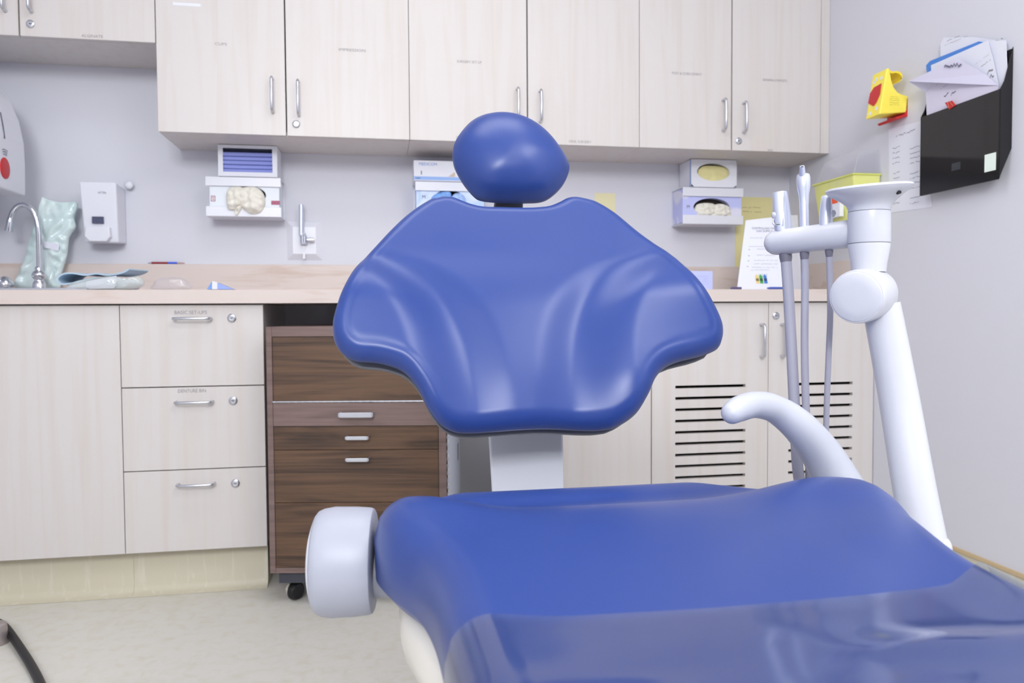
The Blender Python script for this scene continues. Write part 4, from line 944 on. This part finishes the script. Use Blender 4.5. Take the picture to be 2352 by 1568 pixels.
# armrest hub on the left
hc = P(792, 1288, .86); hx = (X1+Vector((0, -.10, 0))).normalized()
bm = B(); r = .0605
lathe(bm, hc-hx*.032, hx, [(0, r*.86), (.003, r*.925), (.009, r*.97), (.02, r), (.045, r*.99), (.060, r*.97), (.064, r*.945), (.0655, r*.90)], 44, hint=Z1)
hub = obj('armrest_hub', bm, m_grey, chair, smooth='auto')
bm = B(); lathe(bm, hc-hx*.031, -hx, [(0, r*.79), (.003, r*.77), (.006, r*.6), (.0075, r*.3), (.008, .001)], 44, hint=Z1); obj('hub_cap', bm, m_gwhite, hub, smooth=True)
ax0 = P(850, 1320, .87); bm = B(); lathe(bm, ax0, hx, [(0, .026), (.10, .026)], 28, hint=Z1); obj('armrest_axle', bm, m_grey, chair, smooth='auto')
# sling armrest on the right
pts = [P(2010, 1260, 1.03), P(1965, 1180, 1.03), P(1925, 1108, 1.03), P(1885, 1040, 1.02), P(1836, 980, 1.0), P(1782, 940, .985), P(1735, 929, .96), P(1700, 938, .935), P(1682, 948, .92)]
bm = B(); tube(bm, spline(pts, 8), [.034, .032, .030, .0265, .0225, .0185, .0168, .0160, .0135], 20, 'round', hint=CW); obj('armrest', bm, mat('grey_plastic_lightened', (186, 189, 200), .42), chair, smooth=True, label='grey curved sling armrest')  # same grey plastic as the hub, lightened to offset weaker light here
a = P(2010, 1260, 1.03); bm = B(); lathe(bm, Vector((SCX+.22, a.y, a.z-.02)), X1, [(0, .03), (a.x-SCX-.22, .03), (a.x-SCX-.215, .055), (a.x-SCX-.17, .055), (a.x-SCX-.165, .045)], 32); obj('armrest_hub', bm, m_grey, chair, smooth='auto')
# ---------------------------------------------------------------- instrument stand
t = thing('instrument_stand', 'white jointed instrument post with a flared top, right of the chair', 'stand', tuple(P(2110, 1300, .98)))
D0 = 1.03
top = P(1996, 462, D0); low = P(1994, 612, D0); axd = Z1
rc = 46/F*D0
bm = B(); zt_ = P(1996, 486, D0).z; zm = P(1996, 560, D0).z; zl = P(1994, 618, D0).z; cxy = P(1996, 540, D0)
lathe(bm, (cxy.x, cxy.y, zl-.004), Z1, [(0, rc*.80), (.012, rc*.85), (zm-zl+.002, rc*.99), (zm-zl+.004, rc*.985)], 44); 
obj('lower_collar', bm, m_gwhite, t, smooth='auto')
bm = B(); lathe(bm, (cxy.x, cxy.y, zm+.0008), Z1, [(0, rc*.985), (.001, rc), (zt_-zm-.003, rc*.99), (zt_-zm-.0015, rc*.98)], 44); obj('collar', bm, m_gwhite, t, smooth='auto')
bm = B(); lathe(bm, (cxy.x, cxy.y, zm-.003), Z1, [(0, rc*.955), (zt_-zm+.006, rc*.955)], 40); obj('seam_ring', bm, m_seam, t, smooth='auto')
fc = Vector((cxy.x, cxy.y, zt_)); tl = (Z1+CR*-.065+CW*-.05).normalized()
bm = B(); rt = 93/F*D0
rows = []
ft, fn_, fb_ = frame_of(tl)
prof = [(0, rc*.975, 0), (.004, rc*.985, 0), (.009, rc*1.07, .3), (.015, rc*1.30, .7), (.021, rc*1.62, 1), (.0255, rc*1.87, 1), (.0285, rt*.975, 1), (.0305, rt, 1), (.0325, rt*.985, 1), (.0335, rt*.95, 1), (.031, rt*.8, 1), (.030, .002, 1)]
for h, r, k in prof:
    n_ = (Z1*(1-k)+tl*k).normalized(); _, a1, b1 = frame_of(n_, CR); rows.append([bm.verts.new(fc+n_*h+(a1*math.cos(2*math.pi*q/52)+b1*math.sin(2*math.pi*q/52))*r) for q in range(52)])
skin(bm, rows); obj('flared_top', bm, m_gwhite, t, smooth='auto')
hp = P(2067, 441, D0-.045); bm = B(); tube(bm, [hp, hp+CW*.006], .0022, 10); obj('screw_hole', bm, m_black, t)
# bar
b0, b1 = P(1978, 534, D0+.012), P(1784, 557, D0*1.11)
bm = B(); tube(bm, [b0, b0*.5+b1*.5, b1], [.0198, .0192, .0186], 26, 'round', flat=1.0); obj('holder_bar', bm, m_gwhite, t, smooth=True)
# elbow
ea = (CR*-.68+CU*-.12-CW*.73).normalized(); ec = P(1966, 682, D0-.03); er = .0358
bm = B(); lathe(bm, ec-ea*.066, ea, [(0, er*.80), (.004, er*.95), (.012, er), (.058, er), (.0625, er*.985), (.066, er*.95), (.0665, er*.9)], 48, hint=Z1); obj('elbow_joint', bm, m_gwhite, t, smooth='auto')
bm = B(); lathe(bm, ec, ea, [(-.0005, er*.92), (.0008, er*.91), (.0016, er*.88), (.0026, er*.5), (.003, .001)], 48, hint=Z1); obj('joint_cap', bm, m_gwhite, t, smooth=True)
nk = B(); lathe(nk, Vector((cxy.x, cxy.y, zl-.035)), Z1, [(0, rc*.78), (.028, rc*.78)], 36); obj('neck', nk, m_seam, t, smooth='auto')
# post
p0 = P(2024, 700, D0+.005); p1 = P(2062, 900, D0); p2 = P(2098, 1110, D0-.02); p3 = P(2126, 1260, D0-.035); 
bm = B(); tube(bm, spline([p0, p1, p2, p3, p3+(p3-p2)*.5], 5), [.024, .0252, .0265, .0275, .028], 32); obj('post', bm, m_gwhite, t, smooth='auto')
pe = p3+(p3-p2)*.5; bm = B(); tube(bm, spline([pe+Z1*.02, pe-Z1*.05, Vector((pe.x-.06, pe.y-.02, pe.z-.14)), Vector((.50, pe.y-.05, .32)), Vector((.455, pe.y-.06, .30))], 6), .03, 20, 'round'); obj('support_arm', bm, m_gwhite, t, smooth=True)
a = P(2140, 1262, .985); bm = B(); lathe(bm, a-CR*.005, (CR+CU*.25).normalized(), [(0, .016), (.020, .015), (.027, .010), (.030, .001)], 20); obj('end_cap', bm, m_gwhite, t, smooth=True)
# three instruments with hoses
def inst(name, label, hose_px, d0, r, collar_r):
    h0 = P(*hose_px[0], d0[0]); t = thing(name, label, 'instrument', tuple(P(*hose_px[-1], d0[1])), 'instruments on the holder bar')
    n = len(hose_px); pts = [P(*q, d0[0]+(d0[1]-d0[0])*i/(n-1)) for i, q in enumerate(hose_px)]
    e = pts[-1]; pts += [Vector((e.x-.02, e.y-.02, .36)), Vector((.52, e.y-.05, .16)), Vector((.492, e.y-.06, .05))]
    bm = B(); tube(bm, spline(pts, 7), r, 16); hs = obj('hose', bm, m_hose, t, smooth='auto')
    bm = B(); dd = (pts[1]-pts[0]).normalized(); tube(bm, [pts[0]-dd*.008, pts[0]+dd*.006, pts[0]+dd*.013], [collar_r, collar_r, (r[0] if hasattr(r, "__len__") else r)*1.02], 16); obj('hose_collar', bm, m_hosec, t, smooth='auto', label='dark hose collar')
    return t
def bpos(px): # depth of the bar at a picture column
    k = (1962-px)/(1962-1786); return D0+.012+(D0*.11-.012)*k
dH = bpos(1800); t = inst('suction_valve', 'large silver suction handpiece at the outer end of the holder bar, thickest hose', [(1804, 582), (1810, 660), (1818, 800), (1825, 940), (1831, 1060), (1840, 1180)], (dH, 1.12), [.0078, .0082], .0092)
a = P(1799, 530, dH); b_ = P(1791, 441, dH); f = (b_-a)
bm = B(); lathe(bm, a, f, [(0, .0105), (f.length*.35, .0115), (f.length*.7, .0105), (f.length*.97, .0092), (f.length, .0085), (f.length-.003, .0078)], 26, hint=CR, sx=1.15); obj('valve_body', bm, m_silver, t, smooth='auto')
bm = B(); prism(bm, [P(1797, 520, dH-.012), P(1814, 520, dH-.006), P(1813, 490, dH-.006), P(1807, 458, dH-.006), P(1801, 446, dH-.012)], CW*.012); obj('lever', bm, m_silver, t, bevel=.002)
a = P(1776, 494, dH); bm = B(); lathe(bm, a+CR*.006, -CR, [(0, .006), (.005, .006), (.008, .003)], 16); obj('knob', bm, m_gwhite, t, smooth=True)
bm = B(); tube(bm, spline([P(1776, 500, dH), P(1775, 510, dH-.004), P(1779, 515, dH-.006), P(1792, 515, dH-.008)], 5), .0012, 8); obj('wire_clip', bm, m_chrome, t, smooth='auto')
dM = bpos(1846); t = inst('air_syringe', 'tall silver syringe handpiece with an open nozzle, middle of the three', [(1848, 575), (1849, 660), (1848, 780), (1850, 900), (1854, 1000), (1858, 1110)], (dM, 1.12), .0054, .0066)
a = P(1848, 530, dM); b_ = P(1845, 399, dM); f = b_-a; Lf = f.length
bm = B(); lathe(bm, a, f, [(0, .0062), (Lf*.45, .0064), (Lf*.62, .0072), (Lf*.74, .0090), (Lf*.80, .0096), (Lf*.93, .0098), (Lf*.985, .0085), (Lf, .006)], 28); obj('syringe_body', bm, m_silver, t, smooth='auto')
a = P(1843, 404, dM-.004); b_ = P(1842.5, 382, dM-.012); f = b_-a; Lf = f.length
bm = B(); lathe(bm, a, f, [(0, .0048), (Lf*.9, .0036), (Lf, .0034), (Lf*.97, .0022), (Lf*.6, .002)], 20); obj('nozzle', bm, m_silver, t, smooth='auto')
bm = B(); lathe(bm, b_-f.normalized()*.0006, f, [(0, .0022), (.0002, .0021)], 14); obj('nozzle_bore', bm, m_black, t)
dS = bpos(1899); t = inst('saliva_ejector', 'short silver ejector handpiece nearest the post, thinnest hose', [(1904, 568), (1906, 640), (1907, 720), (1904, 800), (1900, 900), (1897, 1000), (1894, 1110)], (dS, 1.13), [.0044, .0040], .0056)
a = P(1897, 526, dS); b_ = P(1898, 450, dS); f = b_-a; Lf = f.length
bm = B(); lathe(bm, a, f, [(0, .0078), (Lf*.3, .0084), (Lf*.6, .0080), (Lf*.97, .0062), (Lf, .0056), (Lf*.96, .005)], 24, hint=CR, sx=1.1); obj('valve_body', bm, m_silver, t, smooth='auto')
a = P(1914, 490, dS-.002); bm = B(); lathe(bm, a-CR*.006, CR, [(0, .005), (.007, .005), (.009, .002)], 14); obj('knob', bm, m_gwhite, t, smooth=True)
# ---------------------------------------------------------------- light
def area(name, loc, target, sx, sy, w, col=(1, 1, 1)):
    l = bpy.data.lights.new(name, 'AREA'); l.shape = 'RECTANGLE'; l.size = sx; l.size_y = sy; l.energy = w; l.color = col
    o = bpy.data.objects.new(name, l); COL.objects.link(o); o.location = loc
    d = Vector(target)-Vector(loc); o.rotation_euler = d.to_track_quat('-Z', 'Y').to_euler(); return o
area('key_lamp', (-.4, -4.5, 2.4), (.2, .3, 1.1), 1.2, .9, 106, (.965, .98, 1))
area('ceiling_fill_panel', (.15, -1.0, 2.6), (.15, -1.0, 0), 1.2, .6, 10, (1, .99, .98))
area('ceiling_fill_panel', (1.05, -2.5, 2.6), (1.05, -2.5, 0), .6, 1.2, 24, (1, .99, .98))  # unseen ceiling panel, placed on the right as fill for armrest and post
w = bpy.data.worlds.new('world'); SC.world = w; w.use_nodes = True; w.node_tree.nodes['Background'].inputs[0].default_value = (.9, .93, 1, 1); w.node_tree.nodes['Background'].inputs[1].default_value = .3
SC.view_settings.view_transform = 'Standard'; SC.view_settings.look = 'None'; SC.view_settings.gamma = 1; SC.view_settings.use_curve_mapping = False
SC.view_settings.exposure = .14
SC.cycles.max_bounces = 12; SC.cycles.diffuse_bounces = 6; SC.cycles.transparent_max_bounces = 12
SC.cycles.sample_clamp_indirect = 6; SC.cycles.use_denoising = True
